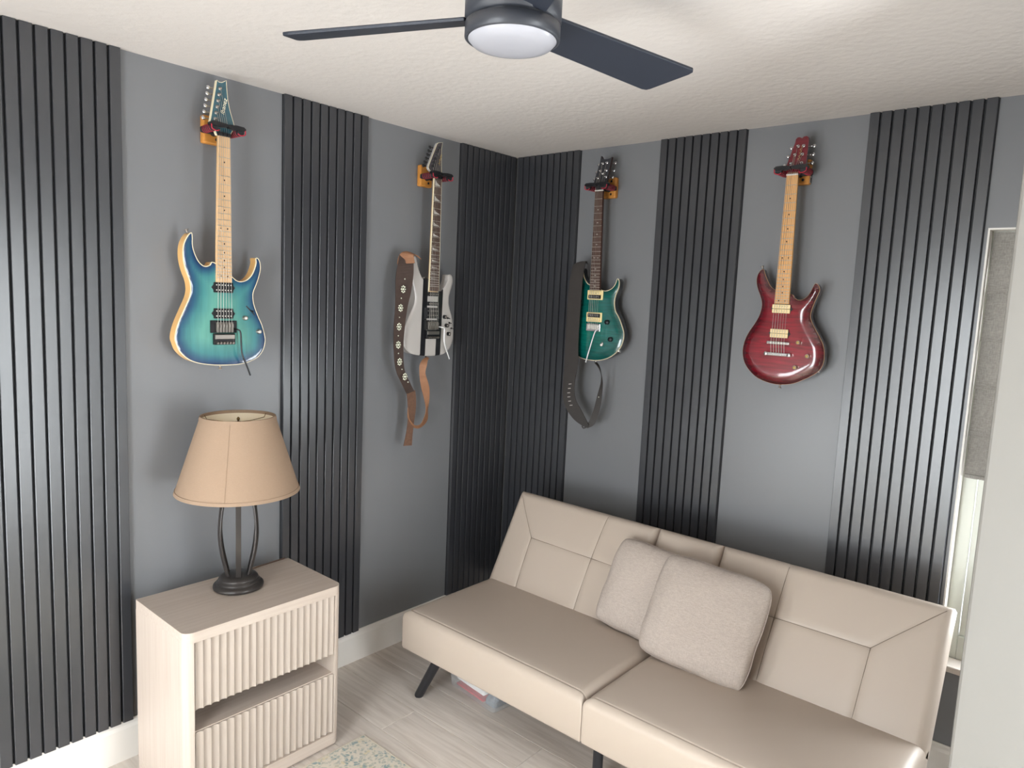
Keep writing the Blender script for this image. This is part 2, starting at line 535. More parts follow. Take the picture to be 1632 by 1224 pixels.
# ------------------------------------------------------------------ ceiling fan
M['fan_dark'] = mat('matte_dark_metal', srgb(58, 60, 66), 0.38, 0.0)
M['fan_blade'] = mat('dark_blade', srgb(42, 46, 56), 0.45)
M['diffuser'] = mat('milky_diffuser', srgb(168, 168, 175), 0.25, spec=0.5)
FC = Vector((1.568, -1.8255, 2.19))
fan = empty('ceiling_fan', FC)
tag(fan, 'dark three blade ceiling fan with round white light above the sofa', 'ceiling fan')
R = 0.0935
MB().lathe([(0.0, -0.004), (0.03, -0.0035), (0.06, -0.001), (0.08, 0.004), (R - .004, 0.014), (R - .002, 0.022)], 48).build('light_diffuser', M['diffuser'], fan)
MB().lathe([(R - .003, 0.012), (R + .001, 0.014), (R + .001, 0.040), (R - .009, 0.042)], 48).build('light_ring', M['fan_dark'], fan)
MB().lathe([(R - .009, 0.042), (R - .009, 0.0465), (R + .002, 0.0475), (R + .002, 0.105), (R - .009, 0.107), (R - .009, 0.1125)], 48).build('motor_housing', M['fan_dark'], fan)
MB().lathe([(R - .009, 0.1125), (R + .001, 0.1135), (R + .001, 0.160), (R - .006, 0.168), (0.070, 0.176), (0.070, 0.2499)], 48).build('canopy', M['fan_dark'], fan)
for ang in FAN_ANG if 'FAN_ANG' in globals() else (-157.5, 82.5, -37.5):
    a = math.radians(ang)
    d = Vector((math.cos(a), math.sin(a), 0)); n_ = Vector((-math.sin(a), math.cos(a), 0))
    pit = math.radians(-15)
    side = n_*math.cos(pit) + Vector((0, 0, 1))*math.sin(pit)
    up = side.cross(d)*-1
    mb = MB()
    ol = [(0.085, -0.046), (0.522, -0.062), (0.532, -0.054), (0.532, -0.042), (0.500, 0.051), (0.494, 0.059), (0.480, 0.062), (0.085, 0.048)]
    vs = []
    for th in (-0.0035, 0.0035):
        for (l, s) in ol: vs.append(d*l + side*s + up*th + Vector((0, 0, 0.056)))
    k = len(ol)
    mb.add(vs, [tuple(range(k)), tuple(range(2*k - 1, k - 1, -1))] + [(i, (i + 1) % k, k + (i + 1) % k, k + i) for i in range(k)])
    mb.build('blade', M['fan_blade'], fan, bevel=0.002)

# ------------------------------------------------------------------ nightstand
def wood_mat(name, c0, c1, axis, rough=0.45):
    m_ = mat(name, c0, rough, spec=0.4)
    nt = m_.node_tree; p = nt.nodes['Principled BSDF']
    tc = nt.nodes.new('ShaderNodeTexCoord'); mp = nt.nodes.new('ShaderNodeMapping')
    mp.inputs['Scale'].default_value = axis
    nz = nt.nodes.new('ShaderNodeTexNoise'); nz.inputs['Scale'].default_value = 3; nz.inputs['Detail'].default_value = 6
    cr = nt.nodes.new('ShaderNodeValToRGB')
    cr.color_ramp.elements[0].position = .3; cr.color_ramp.elements[0].color = c0
    cr.color_ramp.elements[1].position = .7; cr.color_ramp.elements[1].color = c1
    nt.links.new(tc.outputs['Object'], mp.inputs[0]); nt.links.new(mp.outputs[0], nz.inputs['Vector'])
    nt.links.new(nz.outputs[0], cr.inputs[0]); nt.links.new(cr.outputs[0], p.inputs['Base Color'])
    return m_


M['ns_v'] = wood_mat('washed_wood_vertical', srgb(184, 169, 157), srgb(194, 181, 170), (30, 30, 1))
M['ns_h'] = wood_mat('washed_wood_top', srgb(184, 169, 157), srgb(194, 181, 170), (30, 1, 30))
M['ns_d'] = wood_mat('washed_wood_toned_down', srgb(170, 157, 146), srgb(180, 168, 158), (30, 30, 1))  # same wood as the panels, toned down against the light on the fronts
NX0, NX1, NY0, NY1, NZ = 0.105, 0.470, -1.990, -1.410, 0.627
ns = empty('nightstand', ((NX0 + NX1)/2, (NY0 + NY1)/2, 0))
tag(ns, 'pale washed wood nightstand with two fluted drawers under the table lamp', 'nightstand')
nl = (-(NX0 + NX1)/2, -(NY0 + NY1)/2, 0)


def rounded_rect(x0, x1, y0, y1, r, corners):
    """corners: set of 'fl','fr' rounded (front = x1)"""
    pts = [(x0, y0)]
    if 'fl' in corners:
        for k in range(9):
            a = -math.pi/2 + k*math.pi/16
            pts.append((x1 - r + r*math.cos(a), y0 + r + r*math.sin(a)))
    else: pts.append((x1, y0))
    if 'fr' in corners:
        for k in range(9):
            a = k*math.pi/16
            pts.append((x1 - r + r*math.cos(a), y1 - r + r*math.sin(a)))
    else: pts.append((x1, y1))
    pts.append((x0, y1))
    return pts


def vprism(pts, z0, z1, smooth=False):
    mb = MB(); k = len(pts)
    vs = [(x, y, z0) for x, y in pts] + [(x, y, z1) for x, y in pts]
    mb.add(vs, [tuple(range(k)), tuple(range(2*k - 1, k - 1, -1))])
    mb.add(vs, [(i, (i + 1) % k, k + (i + 1) % k, k + i) for i in range(k)], 0, smooth)
    return mb


RC = 0.03
vprism(rounded_rect(NX0, NX1, NY0, NY1, RC, {'fl', 'fr'}), NZ - 0.034, NZ).build('top_panel', M['ns_h'], ns, loc=nl, bevel=.0025)
vprism(rounded_rect(NX0, NX1, NY0, NY1, RC, {'fl', 'fr'}), 0.012, 0.056).build('bottom_panel', M['ns_h'], ns, loc=nl, bevel=.0025)
T = 0.030
vprism(rounded_rect(NX0, NX1, NY0, NY0 + T, T*.98, {'fl'}), 0.056, NZ - .034).build('side_panel', M['ns_v'], ns, loc=nl)
vprism(rounded_rect(NX0, NX1, NY1 - T, NY1, T*.98, {'fr'}), 0.056, NZ - .034).build('side_panel', M['ns_v'], ns, loc=nl)
MB().box(NX0, NX0 + .012, NY0 + T, NY1 - T, 0.056, NZ - .034).build('back_panel', M['ns_v'], ns, loc=nl)
MB().box(NX0 + .012, NX1 - .014, NY0 + T, NY1 - T, 0.272, 0.290).build('shelf', M['ns_h'], ns, loc=nl)
MB().box(NX0 + .012, NX1 - .10, NY0 + T, NY1 - T, 0.360, 0.372).build('drawer_rail', M['ns_h'], ns, loc=nl)
vprism(rounded_rect(NX0 + .02, NX1 - .02, NY0 + .02, NY1 - .02, .02, set()), 0, 0.012).build('plinth', M['ns_v'], ns, loc=nl)


def drawer(z0, z1):
    y0, y1 = NY0 + T + .003, NY1 - T - .003
    nf, per = 20, 10
    w = (y1 - y0)/nf
    pts = [(NX1 - .020, y0)]
    for k in range(nf):
        for j in range(per):
            t = j/per
            pts.append((NX1 - 0.0025 - 0.0075*math.sin(math.pi*t)**0.8, y0 + (k + t)*w))
    pts += [(NX1 - .0025, y1), (NX1 - .020, y1)]
    return vprism(pts, z0, z1).build('drawer', M['ns_d'], ns, loc=nl)


drawer(0.365, NZ - 0.036)
drawer(0.058, 0.287)

# ------------------------------------------------------------------ table lamp
M['bronze'] = mat('dark_bronze', srgb(62, 58, 56), 0.32, 0.35)
M['shade_out'] = linen('beige_lamp_linen', srgb(168, 144, 123), 0.2, 900, .05)
M['shade_in'] = mat('cream_lining', srgb(240, 228, 206), 0.8)
M['brass'] = mat('aged_brass', srgb(120, 96, 62), 0.35, 0.9)
LX, LY, LZ = 0.236, -1.690, NZ
lamp = empty('table_lamp', (LX, LY, LZ))
tag(lamp, 'table lamp with beige drum shade and dark cage stem on the nightstand', 'lamp')
MB().lathe([(0.0, 0.0005), (0.080, 0.0005), (0.085, 0.003), (0.0865, 0.008), (0.085, 0.014), (0.080, 0.019), (0.072, 0.0215), (0.0715, 0.0225), (0.073, 0.0255), (0.0715, 0.029), (0.066, 0.0315), (0.0655, 0.0325), (0.068, 0.0355), (0.0665, 0.040), (0.062, 0.0445), (0.056, 0.048), (0.05, 0.050), (0.03, 0.052), (0.0, 0.054)], 48).build('base', M['bronze'], lamp)
MB().lathe([(0.0, 0.05), (0.009, 0.05), (0.009, 0.42), (0.0, 0.42)], 16).build('centre_tube', M['bronze'], lamp)
for k in range(6):
    a = math.radians(-28 + 60*k)
    d = Vector((math.cos(a), math.sin(a), 0)); s = Vector((-math.sin(a), math.cos(a), 0))
    pts = [(0.040, .046), (0.050, .085), (0.062, .135), (0.069, .185), (0.070, .225), (0.064, .29), (0.050, .36), (0.030, .425)]
    pts = smooth_open(pts, 4)
    mb = MB(); vs = []
    for (r, z) in pts:
        for (dr, ds) in ((-.0035, -.009), (.0035, -.009), (.0035, .009), (-.0035, .009)):
            vs.append(d*(r + dr) + s*ds + Vector((0, 0, z)))
    n = len(pts)
    mb.add(vs, [(i*4 + j, i*4 + (j + 1) % 4, (i + 1)*4 + (j + 1) % 4, (i + 1)*4 + j) for i in range(n - 1) for j in range(4)] + [(0, 1, 2, 3), tuple(range(4*n - 4, 4*n))], 0, False)
    mb.build('stem_bar', M['bronze'], lamp, bevel=.0012, seg=1)
MB().lathe([(0.0, 0.42), (0.03, 0.42), (0.03, 0.43), (0.016, 0.437), (0.016, 0.50), (0.0, 0.502)], 24).build('socket', M['bronze'], lamp)
# shade: outer cloth, lining, rims, spider with finial
SZ0, SZ1, SR0, SR1 = 0.985 - NZ, 1.250 - NZ, 0.207, 0.123
NS = 72
shade_o = MB().lathe([(SR0, SZ0), (SR0 + (SR1 - SR0)*.5, (SZ0 + SZ1)/2), (SR1, SZ1)], NS)
shade_o.f = [f for f in shade_o.f if len(f) == 4]; shade_o.mi = [0]*len(shade_o.f); shade_o.sm = [True]*len(shade_o.f)
sh = shade_o.build('lamp_shade', M['shade_out'], lamp, fix=False)
lin = MB().lathe([(SR0 - .003, SZ0), (SR1 - .003, SZ1)], NS)
lin.f = [f for f in lin.f if len(f) == 4]; lin.mi = [0]*len(lin.f); lin.sm = [True]*len(lin.f)
lin.build('lining', M['shade_in'], sh, fix=False)
for (r, z, hgt) in ((SR0, SZ0, 0.010), (SR1, SZ1, -0.010)):
    mb = MB()
    sl = (SR1 - SR0)/(SZ1 - SZ0)
    zA, zB = (z - .001, z + hgt) if hgt > 0 else (z + hgt, z + .001)
    rA, rB = SR0 + sl*(zA - SZ0), SR0 + sl*(zB - SZ0)
    ring = [(rA - .004, zA), (rA + .0022, zA), (rB + .0022, zB), (rB - .004, zB), (rA - .004, zA)]
    lm = MB().lathe(ring, NS)
    lm.f = [f for f in lm.f if len(f) == 4]; lm.mi = [0]*len(lm.f); lm.sm = [False]*len(lm.f)
    lm.build('rim_tape', M['shade_out'], sh)
sa = math.radians(-40)
mb = MB()
for k, z in enumerate((SZ0 + .004, SZ1 - .004)): pass
p0 = Vector((math.cos(sa)*(SR0 + .0006), math.sin(sa)*(SR0 + .0006), SZ0)); p1 = Vector((math.cos(sa)*(SR1 + .0006), math.sin(sa)*(SR1 + .0006), SZ1))
mb.tube([p0, p1], .0009, 6); mb.build('seam', M['shade_out'], sh)
mb = MB()
zc = SZ1 - 0.022
for k in range(3):
    a = math.radians(100 + 120*k)
    d = Vector((math.cos(a), math.sin(a), 0))
    mb.tube([Vector((0, 0, zc)), d*0.05 + Vector((0, 0, zc - .001)), d*(SR1 - .012) + Vector((0, 0, zc + .004)), d*(SR1 - .004) + Vector((0, 0, SZ1 - .004))], .0013, 6)
mb.lathe([(0.0, zc - .004), (0.011, zc - .004), (0.011, zc + .002), (0.0, zc + .002)], 16)
mb.build('spider', M['brass'], sh)
MB().lathe([(0.0, zc + .002), (0.004, zc + .002), (0.003, zc + .006), (0.006, zc + .010), (0.004, zc + .016), (0.0, zc + .019)], 12).build('finial', M['brass'], sh)
mb = MB()
for s in (-1, 1):
    mb.tube(smooth_open([(0, s*.016, .44), (0, s*.045, .50), (0, s*.045, .55), (0, s*.018, .592), (0, 0, zc - .004)], 4), .0016, 6)
mb.build('harp', M['brass'], lamp)
# cord running along the back edge of the nightstand
cord = MB().tube(smooth_open([(0.155, -1.655, NZ + .0035), (0.13, -1.60, NZ + .0035), (0.118, -1.54, NZ + .0035), (0.112, -1.47, NZ + .0035), (0.108, -1.43, NZ + .003), (0.088, -1.42, NZ - .01), (0.07, -1.425, NZ - .10), (0.05, -1.44, .3), (.03, -1.45, .20)], 5), .0028, 6).build('lamp_cord', mat('brown_cord', srgb(92, 72, 60), .5))
tag(cord, 'thin brown lamp cord along the rear edge of the nightstand top', 'cord')

# ------------------------------------------------------------------ upholstery helpers
from mathutils import noise as mnoise


def seg_dist(px, py, ax, ay, bx, by):
    dx, dy = bx - ax, by - ay
    L2 = dx*dx + dy*dy
    t = 0 if L2 == 0 else max(0, min(1, ((px - ax)*dx + (py - ay)*dy)/L2))
    return math.hypot(px - ax - t*dx, py - ay - t*dy)


def coords(L, step, r):
    c = [0, r*.08, r*.25, r*.5, r*.75, r]
    n = max(2, int((L - 2*r)/step))
    c += [r + (L - 2*r)*k/n for k in range(1, n)]
    return c + [L - x for x in (r, r*.75, r*.5, r*.25, r*.08, 0)]


def pad(frame, W, Hh, th, r, bulge, grooves=(), step=0.009, rb=None, extra=()):
    """upholstered slab. frame = (origin, a axis, b axis, front normal); back plane at 0, front at th"""
    O, A, B, N = [Vector(v) for v in frame]
    rb = r if rb is None else rb
    ca, cb = coords(W, step, r), sorted(set(coords(Hh, step, r)) | set(extra))
    na, nb = len(ca), len(cb)

    def hgt(a, b, rr, gro):
        d = min(a, W - a, b, Hh - b)
        e = 0.0 if d >= rr else rr - math.sqrt(max(0, rr*rr - (rr - d)**2))
        sa, sb = a/W, b/Hh
        bl = bulge*(1 - (2*sa - 1)**4)*(1 - (2*sb - 1)**4)
        h = th - e
        if gro:
            h += bl
            for g in gro:
                dd = min(seg_dist(a, b, *g[i], *g[i + 1]) for i in range(len(g) - 1))
                h -= 0.0030*math.exp(-(dd/.0026)**2) + 0.0026*math.exp(-(dd/.014)**2)
        return h
    mb = MB()
    G = [[hgt(a, b, r, grooves if grooves else [[(-9, -9), (-9, -8)]]) for a in ca] for b in cb]
    mb.grid(lambda i, j: O + A*ca[i] + B*cb[j] + N*G[j][i], na, nb)
    Kb = [[th - hgt(a, b, rb, None) for a in ca] for b in cb]
    mb.grid(lambda i, j: O + A*ca[na - 1 - i] + B*cb[j] + N*Kb[j][na - 1 - i], na, nb)
    # sides
    per = [(i, 0) for i in range(na)] + [(na - 1, j) for j in range(1, nb)] + [(i, nb - 1) for i in range(na - 2, -1, -1)] + [(0, j) for j in range(nb - 2, 0, -1)]
    top = [O + A*ca[i] + B*cb[j] + N*G[j][i] for i, j in per]
    bot = [O + A*ca[i] + B*cb[j] + N*Kb[j][i] for i, j in per]
    k = len(per)
    mb.add(top + bot, [(i, (i + 1) % k, k + (i + 1) % k, k + i) for i in range(k)], 0, True)
    return mb


M['vinyl_beige'] = mat('taupe_faux_leather', srgb(180, 166, 153), 0.42, spec=0.45, bump=(260, 0.05, 0.0006))
M['seam'] = mat('seam_thread', srgb(112, 99, 88), .8)
M['black_leg'] = mat('black_plastic_leg', srgb(34, 34, 38), 0.4)
XL, XR, XM = 0.395, 2.225, 1.312
YF, ZB, ZS = -1.050, 0.222, 0.392
sofa = empty('sofa', ((XL + XR)/2, -0.70, 0))
tag(sofa, 'taupe faux leather futon sofa with split back and black peg legs', 'sofa')
sl = (-(XL + XR)/2, 0.70, 0)
for (a, b) in ((XL, XM - .0015), (XM + .0015, XR)):
    W_, D_ = b - a, -0.475 - YF
    mbp = pad(((a, YF, ZB), (1, 0, 0), (0, 1, 0), (0, 0, 1)), W_, D_, ZS - ZB, 0.034, 0.006,
              [[(0.0, 0.030), (W_, 0.030)]], 0.014, rb=0.012, extra=[0.030 + k*.0015 for k in range(-5, 6)])
    mbp.build('seat_cushion', M['vinyl_beige'], sofa, loc=sl, weld=True)
BO, BT = Vector((0, -0.545, 0.368)), Vector((0, -0.318, 0.778))
e_ = (BT - BO).normalized(); Lb = (BT - BO).length
n_ = Vector((0, -e_.z, e_.y))
TH = 0.115


def back_piece(a, b, grooves):
    o = Vector((a, 0, 0)) + BO - n_*TH
    p = pad((o, (1, 0, 0), e_, n_), b - a, Lb, TH, 0.030, 0.010, grooves, 0.0042, rb=.02).build('backrest', M['vinyl_beige'], sofa, loc=sl, weld=True)
    for g in grooves:
        pts = []
        for i in range(len(g) - 1):
            for k in range(13):
                t = k/12; x = g[i][0]*(1 - t) + g[i + 1][0]*t; y = g[i][1]*(1 - t) + g[i + 1][1]*t
                d = min(x, b - a - x, y, Lb - y)
                if d < .004: continue
                e = 0 if d >= .03 else .03 - math.sqrt(max(0, .03**2 - (.03 - d)**2))
                W2 = b - a
                bl = .010*(1 - (2*x/W2 - 1)**4)*(1 - (2*y/Lb - 1)**4)
                pts.append(o + Vector((x, 0, 0)) + e_*y + n_*(TH - e + bl - .0046))
        MB().tube(pts, .0011, 6).build('seam', M['seam'], p)
    return p


XA, XB = 1.155, 1.440
hv = Lb*0.56
WL = XA - .0015 - XL
back_piece(XL, XA - .0015, [[(0.0, Lb), (0.165, hv), (0.175, 0)], [(0.165, hv), (WL, hv - .01)], [(0.515, Lb), (0.505, hv), (0.50, 0)]])
back_piece(XA + .0015, XB - .0015, [[(0, hv), (XB - XA, hv)]])
WR = XR - XB - .0015
back_piece(XB + .0015, XR, [[(WR, Lb), (WR - .205, hv), (WR - .215, 0)], [(WR - .205, hv), (0, hv - .005)], [(0.262, Lb), (0.258, hv), (0.25, 0)]])
# steel frame below the seat and behind the back
mb = MB()
mb.box(XL + .06, XR - .06, -0.98, -0.95, ZB - .022, ZB - .001); mb.box(XL + .06, XR - .06, -0.55, -0.52, ZB - .022, ZB - .001)
mb.build('under_frame', M['black_leg'], sofa, loc=sl)
for (fx, fy, tx, ty) in ((0.435, -0.985, 0.545, -0.965), (2.18, -0.985, 2.08, -0.965), (0.43, -0.34, 0.53, -0.40), (2.18, -0.34, 2.08, -0.40), (1.312, -0.93, 1.312, -0.93)):
    r0, r1 = (0.0185, 0.0215) if fx != tx else (.018, .018)
    if fx != tx:
        t_ = Vector((tx, ty, ZB - .001))
        if fy > -.5: t_ = Vector((tx, -.50, ZB - .001))
    else: t_ = Vector((tx, ty, ZB - .001))
    MB().tube([(fx, fy, 0.0), (fx + (t_.x - fx)*.03, fy + (t_.y - fy)*.03, .006), t_], [r0*.93, r0, r1], 20).build('leg', M['black_leg'], sofa, loc=sl)

# ------------------------------------------------------------------ scatter cushions
M['cushion'] = linen('oatmeal_linen', srgb(178, 166, 157), 0.0, 420, .13)


def cushion(centre, ax, ay, w, h, t0, label, seed):
    ax, ay = Vector(ax).normalized(), Vector(ay).normalized()
    ay = (ay - ax*ay.dot(ax)).normalized()
    nn = ax.cross(ay)
    if nn.y > 0: nn = -nn
    root_loc = Vector(centre)
    N = 44

    def P(i, j, s):
        u, v = 2*i/(N - 1) - 1, 2*j/(N - 1) - 1
        u = math.copysign(abs(u)**.8, u); v = math.copysign(abs(v)**.8, v)
        k = 1 - 0.105*(abs(u)**4*abs(v)**4)
        x, y = u*w/2*k*(1 - .025*(1 - v*v)*abs(u)), v*h/2*k*(1 - .025*(1 - u*u)*abs(v))
        th = t0*max(0.0, (1 - abs(u)**3.2)*(1 - abs(v)**3.2))**0.52
        q = Vector((x*9 + seed, y*9, seed))
        edge = max(abs(u), abs(v))
        wr = 0.006*mnoise.noise(q)*(0.4 + edge) + 0.0065*mnoise.noise(Vector((q.x*3.6, q.y*1.8, q.z)))*edge**3*(1 if edge < .999 else 0)
        ww = 0.004*mnoise.noise(Vector((x*14, y*14, seed + 5)))*edge**3
        return ax*(x + ww) + ay*(y + ww*.7) + nn*(s*(th + (wr if edge < .999 else 0)) + 0.010*mnoise.noise(Vector((x*4, y*4, seed + 9))))
    mb = MB()
    mb.grid(lambda i, j: P(i, j, 1), N, N); mb.grid(lambda i, j: P(N - 1 - i, j, -1), N, N)
    root = empty('cushion', root_loc)
    tag(root, label, 'cushion', 'scatter cushions on the sofa')
    mb.build('cover', M['cushion'], root, weld=True)
    ring = []
    idx = [(i, 0) for i in range(N - 1)] + [(N - 1, j) for j in range(N - 1)] + [(i, N - 1) for i in range(N - 1, 0, -1)] + [(0, j) for j in range(N - 1, 0, -1)]
    ring = [P(i, j, 0) for i, j in idx]
    MB().tube(ring + [ring[0]], 0.0016, 6, caps=False).build('seam', M['cushion'], root)
    return root


cushion((1.232, -0.492, 0.563), (0.988, -0.035, -0.055), (-0.05, 0.44, 0.86), 0.415, 0.370, 0.052, 'oatmeal linen cushion further left, half hidden behind another cushion', 3.1)
cushion((1.490, -0.560, 0.568), (0.99, 0.01, -0.045), (-0.075, 0.46, 0.86), 0.435, 0.400, 0.060, 'oatmeal linen cushion in front, right of the partly hidden one', 8.4)

# ------------------------------------------------------------------ rug
def rug_material():
    m_ = mat('cream_patterned_rug', srgb(216, 206, 188), 0.95, spec=0.05)
    nt = m_.node_tree; p = nt.nodes['Principled BSDF']; L = nt.links.new
    tc = nt.nodes.new('ShaderNodeTexCoord')
    nz = nt.nodes.new('ShaderNodeTexNoise'); nz.inputs['Scale'].default_value = 26; nz.inputs['Detail'].default_value = 3
    ad = nt.nodes.new('ShaderNodeVectorMath'); ad.operation = 'MULTIPLY_ADD'; ad.inputs[1].default_value = (.035, .035, .035)
    L(tc.outputs['Object'], nz.inputs['Vector']); L(nz.outputs[1], ad.inputs[0]); L(tc.outputs['Object'], ad.inputs[2])
    def layer(kind, scale, lo, hi):
        v = nt.nodes.new('ShaderNodeTexVoronoi'); v.inputs['Scale'].default_value = scale; v.feature = kind
        L(ad.outputs[0], v.inputs['Vector'])
        r = nt.nodes.new('ShaderNodeMapRange'); r.inputs[1].default_value = lo; r.inputs[2].default_value = hi; r.inputs[3].default_value = 1; r.inputs[4].default_value = 0
        L(v.outputs['Distance'], r.inputs[0]); return r
    def gate(scale, lo, hi, off):
        mp = nt.nodes.new('ShaderNodeMapping'); mp.inputs['Location'].default_value = off
        n2 = nt.nodes.new('ShaderNodeTexNoise'); n2.inputs['Scale'].default_value = scale; n2.inputs['Detail'].default_value = 4
        L(tc.outputs['Object'], mp.inputs[0]); L(mp.outputs[0], n2.inputs['Vector'])
        r = nt.nodes.new('ShaderNodeMapRange'); r.inputs[1].default_value = lo; r.inputs[2].default_value = hi
        L(n2.outputs[0], r.inputs[0]); return r
    base = None
    prev = None
    specs = [('F1', 70, .30, .55, 45, .37, .47, (0, 0, 0), srgb(172, 174, 164)), ('F1', 58, .30, .5, 26, .44, .54, (5, 2, 0), srgb(142, 158, 158)), ('F1', 50, .25, .45, 16, .52, .60, (1, 9, 0), srgb(208, 196, 166))]
    for (kd, sc, lo, hi, gs, gl, gh, off, col) in specs:
        a = layer(kd, sc, lo, hi); b = gate(gs, gl, gh, off)
        mu = nt.nodes.new('ShaderNodeMath'); mu.operation = 'MULTIPLY'
        L(a.outputs[0], mu.inputs[0]); L(b.outputs[0], mu.inputs[1])
        mx = nt.nodes.new('ShaderNodeMix'); mx.data_type = 'RGBA'
        mx.inputs[7].default_value = col
        if prev is None: mx.inputs[6].default_value = srgb(210, 202, 188)
        else: L(prev.outputs[2], mx.inputs[6])
        L(mu.outputs[0], mx.inputs[0]); prev = mx
    L(prev.outputs[2], p.inputs['Base Color'])
    nb = nt.nodes.new('ShaderNodeTexNoise'); nb.inputs['Scale'].default_value = 500
    bp = nt.nodes.new('ShaderNodeBump'); bp.inputs['Strength'].default_value = .5; bp.inputs['Distance'].default_value = .002
    L(tc.outputs['Object'], nb.inputs['Vector']); L(nb.outputs[0], bp.inputs['Height']); L(bp.outputs[0], p.inputs['Normal'])
    return m_


RX0, RX1, RY0, RY1 = 0.497, 2.30, -3.05, -1.318
rug = empty('rug', ((RX0 + RX1)/2, (RY0 + RY1)/2, 0))
tag(rug, 'cream rug with faded blue floral pattern on the pale floor', 'rug')
rl = (-(RX0 + RX1)/2, -(RY0 + RY1)/2, 0)
MB().box(RX0 + .006, RX1 - .006, RY0 + .006, RY1 - .006, 0.0005, 0.007).build('pile', rug_material(), rug, loc=rl, bevel=.002)
mb = MB()
for (a, b, c, d) in ((RX0, RX1, RY0, RY0 + .006), (RX0, RX1, RY1 - .006, RY1), (RX0, RX0 + .006, RY0 + .006, RY1 - .006), (RX1 - .006, RX1, RY0 + .006, RY1 - .006)):
    mb.box(a, b, c, d, 0.0003, 0.0065)
mb.build('bound_edge', mat('rug_binding', srgb(206, 196, 180), .95), rug, loc=rl, bevel=.0015)

# ------------------------------------------------------------------ clear storage bin under the sofa
M['clear'] = mat('clear_plastic', (0.80, 0.82, 0.84, 1), 0.15, spec=.6)
_nt = M['clear'].node_tree
_tr = _nt.nodes.new('ShaderNodeBsdfTransparent'); _ms = _nt.nodes.new('ShaderNodeMixShader'); _ms.inputs[0].default_value = 0.22
_nt.links.new(_tr.outputs[0], _ms.inputs[1]); _nt.links.new(_nt.nodes['Principled BSDF'].outputs[0], _ms.inputs[2]); _nt.links.new(_ms.outputs[0], _nt.nodes['Material Output'].inputs[0])
BR = math.radians(-7)
binr = empty('storage_bin', (0.452, -0.835, 0), BR)
tag(binr, 'clear plastic storage bin on the floor beneath the sofa', 'storage bin')
W_, D_, H_ = 0.315, 0.22, 0.125
def bin_ring(off, z, r=.03):
    pts = []
    for (cx, cy, a0) in ((W_ - r, r, -90), (W_ - r, D_ - r, 0), (r, D_ - r, 90), (r, r, 180)):
        for k in range(6):
            a = math.radians(a0 + 18*k)
            pts.append((cx + (r + off)*math.cos(a), cy + (r + off)*math.sin(a), z))
    return pts
mb = MB()
rings = [bin_ring(-.018, .0006), bin_ring(-.010, .004), bin_ring(-.002, .06), bin_ring(.003, H_), bin_ring(.010, H_), bin_ring(.010, H_ - .006)]
k = 24
vs = [p for r_ in rings for p in r_]
mb.add(vs, [(a*k + i, a*k + (i + 1) % k, (a + 1)*k + (i + 1) % k, (a + 1)*k + i) for a in range(len(rings) - 1) for i in range(k)], 0, True)
mb.add(rings[0], [tuple(range(k))])
mb.build('tub', M['clear'], binr)
mb = MB()
rr = [bin_ring(.012, H_ - .004), bin_ring(.012, H_ + .003), bin_ring(-.006, H_ + .008)]
vs = [p for r_ in rr for p in r_]
mb.add(vs, [(a*k + i, a*k + (i + 1) % k, (a + 1)*k + (i + 1) % k, (a + 1)*k + i) for a in range(2) for i in range(k)], 0, True)
mb.add(rr[2], [tuple(range(k))])
mb.build('lid', M['clear'], binr)


def in_bin(mb, name, m_, label, cat, **kk):
    o = mb.build(name, m_, None, **kk)
    o.location = binr.location; o.rotation_euler = binr.rotation_euler
    return tag(o, label, cat)


def crumple(x0, x1, y0, y1, z0, z1, seed):
    mb = MB(); nx, ny = 12, 8
    def top(i, j):
        u, v = i/(nx - 1), j/(ny - 1)
        e = min(1, 4*min(u, 1 - u, v, 1 - v) + .35)
        return (x0 + (x1 - x0)*u, y0 + (y1 - y0)*v, z0 + (z1 - z0)*e*(0.85 + .3*mnoise.noise(Vector((u*3 + seed, v*3, seed)))))
    mb.grid(top, nx, ny); mb.grid(lambda i, j: (x0 + (x1 - x0)*i/(nx - 1), y0 + (y1 - y0)*j/(ny - 1), z0), nx, ny)
    per = [(i, 0) for i in range(nx)] + [(nx - 1, j) for j in range(1, ny)] + [(i, ny - 1) for i in range(nx - 2, -1, -1)] + [(0, j) for j in range(ny - 2, 0, -1)]
    t = [top(i, j) for i, j in per]; b = [(p[0], p[1], z0) for p in t]; kk = len(per)
    mb.add(t + b, [(i, (i + 1) % kk, kk + (i + 1) % kk, kk + i) for i in range(kk)], 0, True)
    return mb


in_bin(crumple(.035, .215, .03, .19, .006, .030, 1.3), 'folded_cloth', mat('red_cloth', srgb(178, 62, 66), .9, bump=(60, .4, .004)), 'folded red cloth inside the clear bin under the sofa', 'cloth')
in_bin(crumple(.040, .220, .028, .19, .036, .100, 4.3), 'folded_cloth', mat('white_cloth', srgb(226, 222, 220), .9, bump=(60, .4, .004)), 'folded white cloth lying on the red one inside the clear bin', 'cloth')
in_bin(crumple(.228, .285, .035, .19, .006, .075, 7.7), 'folded_cloth', mat('grey_cloth', srgb(110, 116, 124), .9, bump=(60, .4, .004)), 'folded grey cloth at the right end of the clear bin', 'cloth')

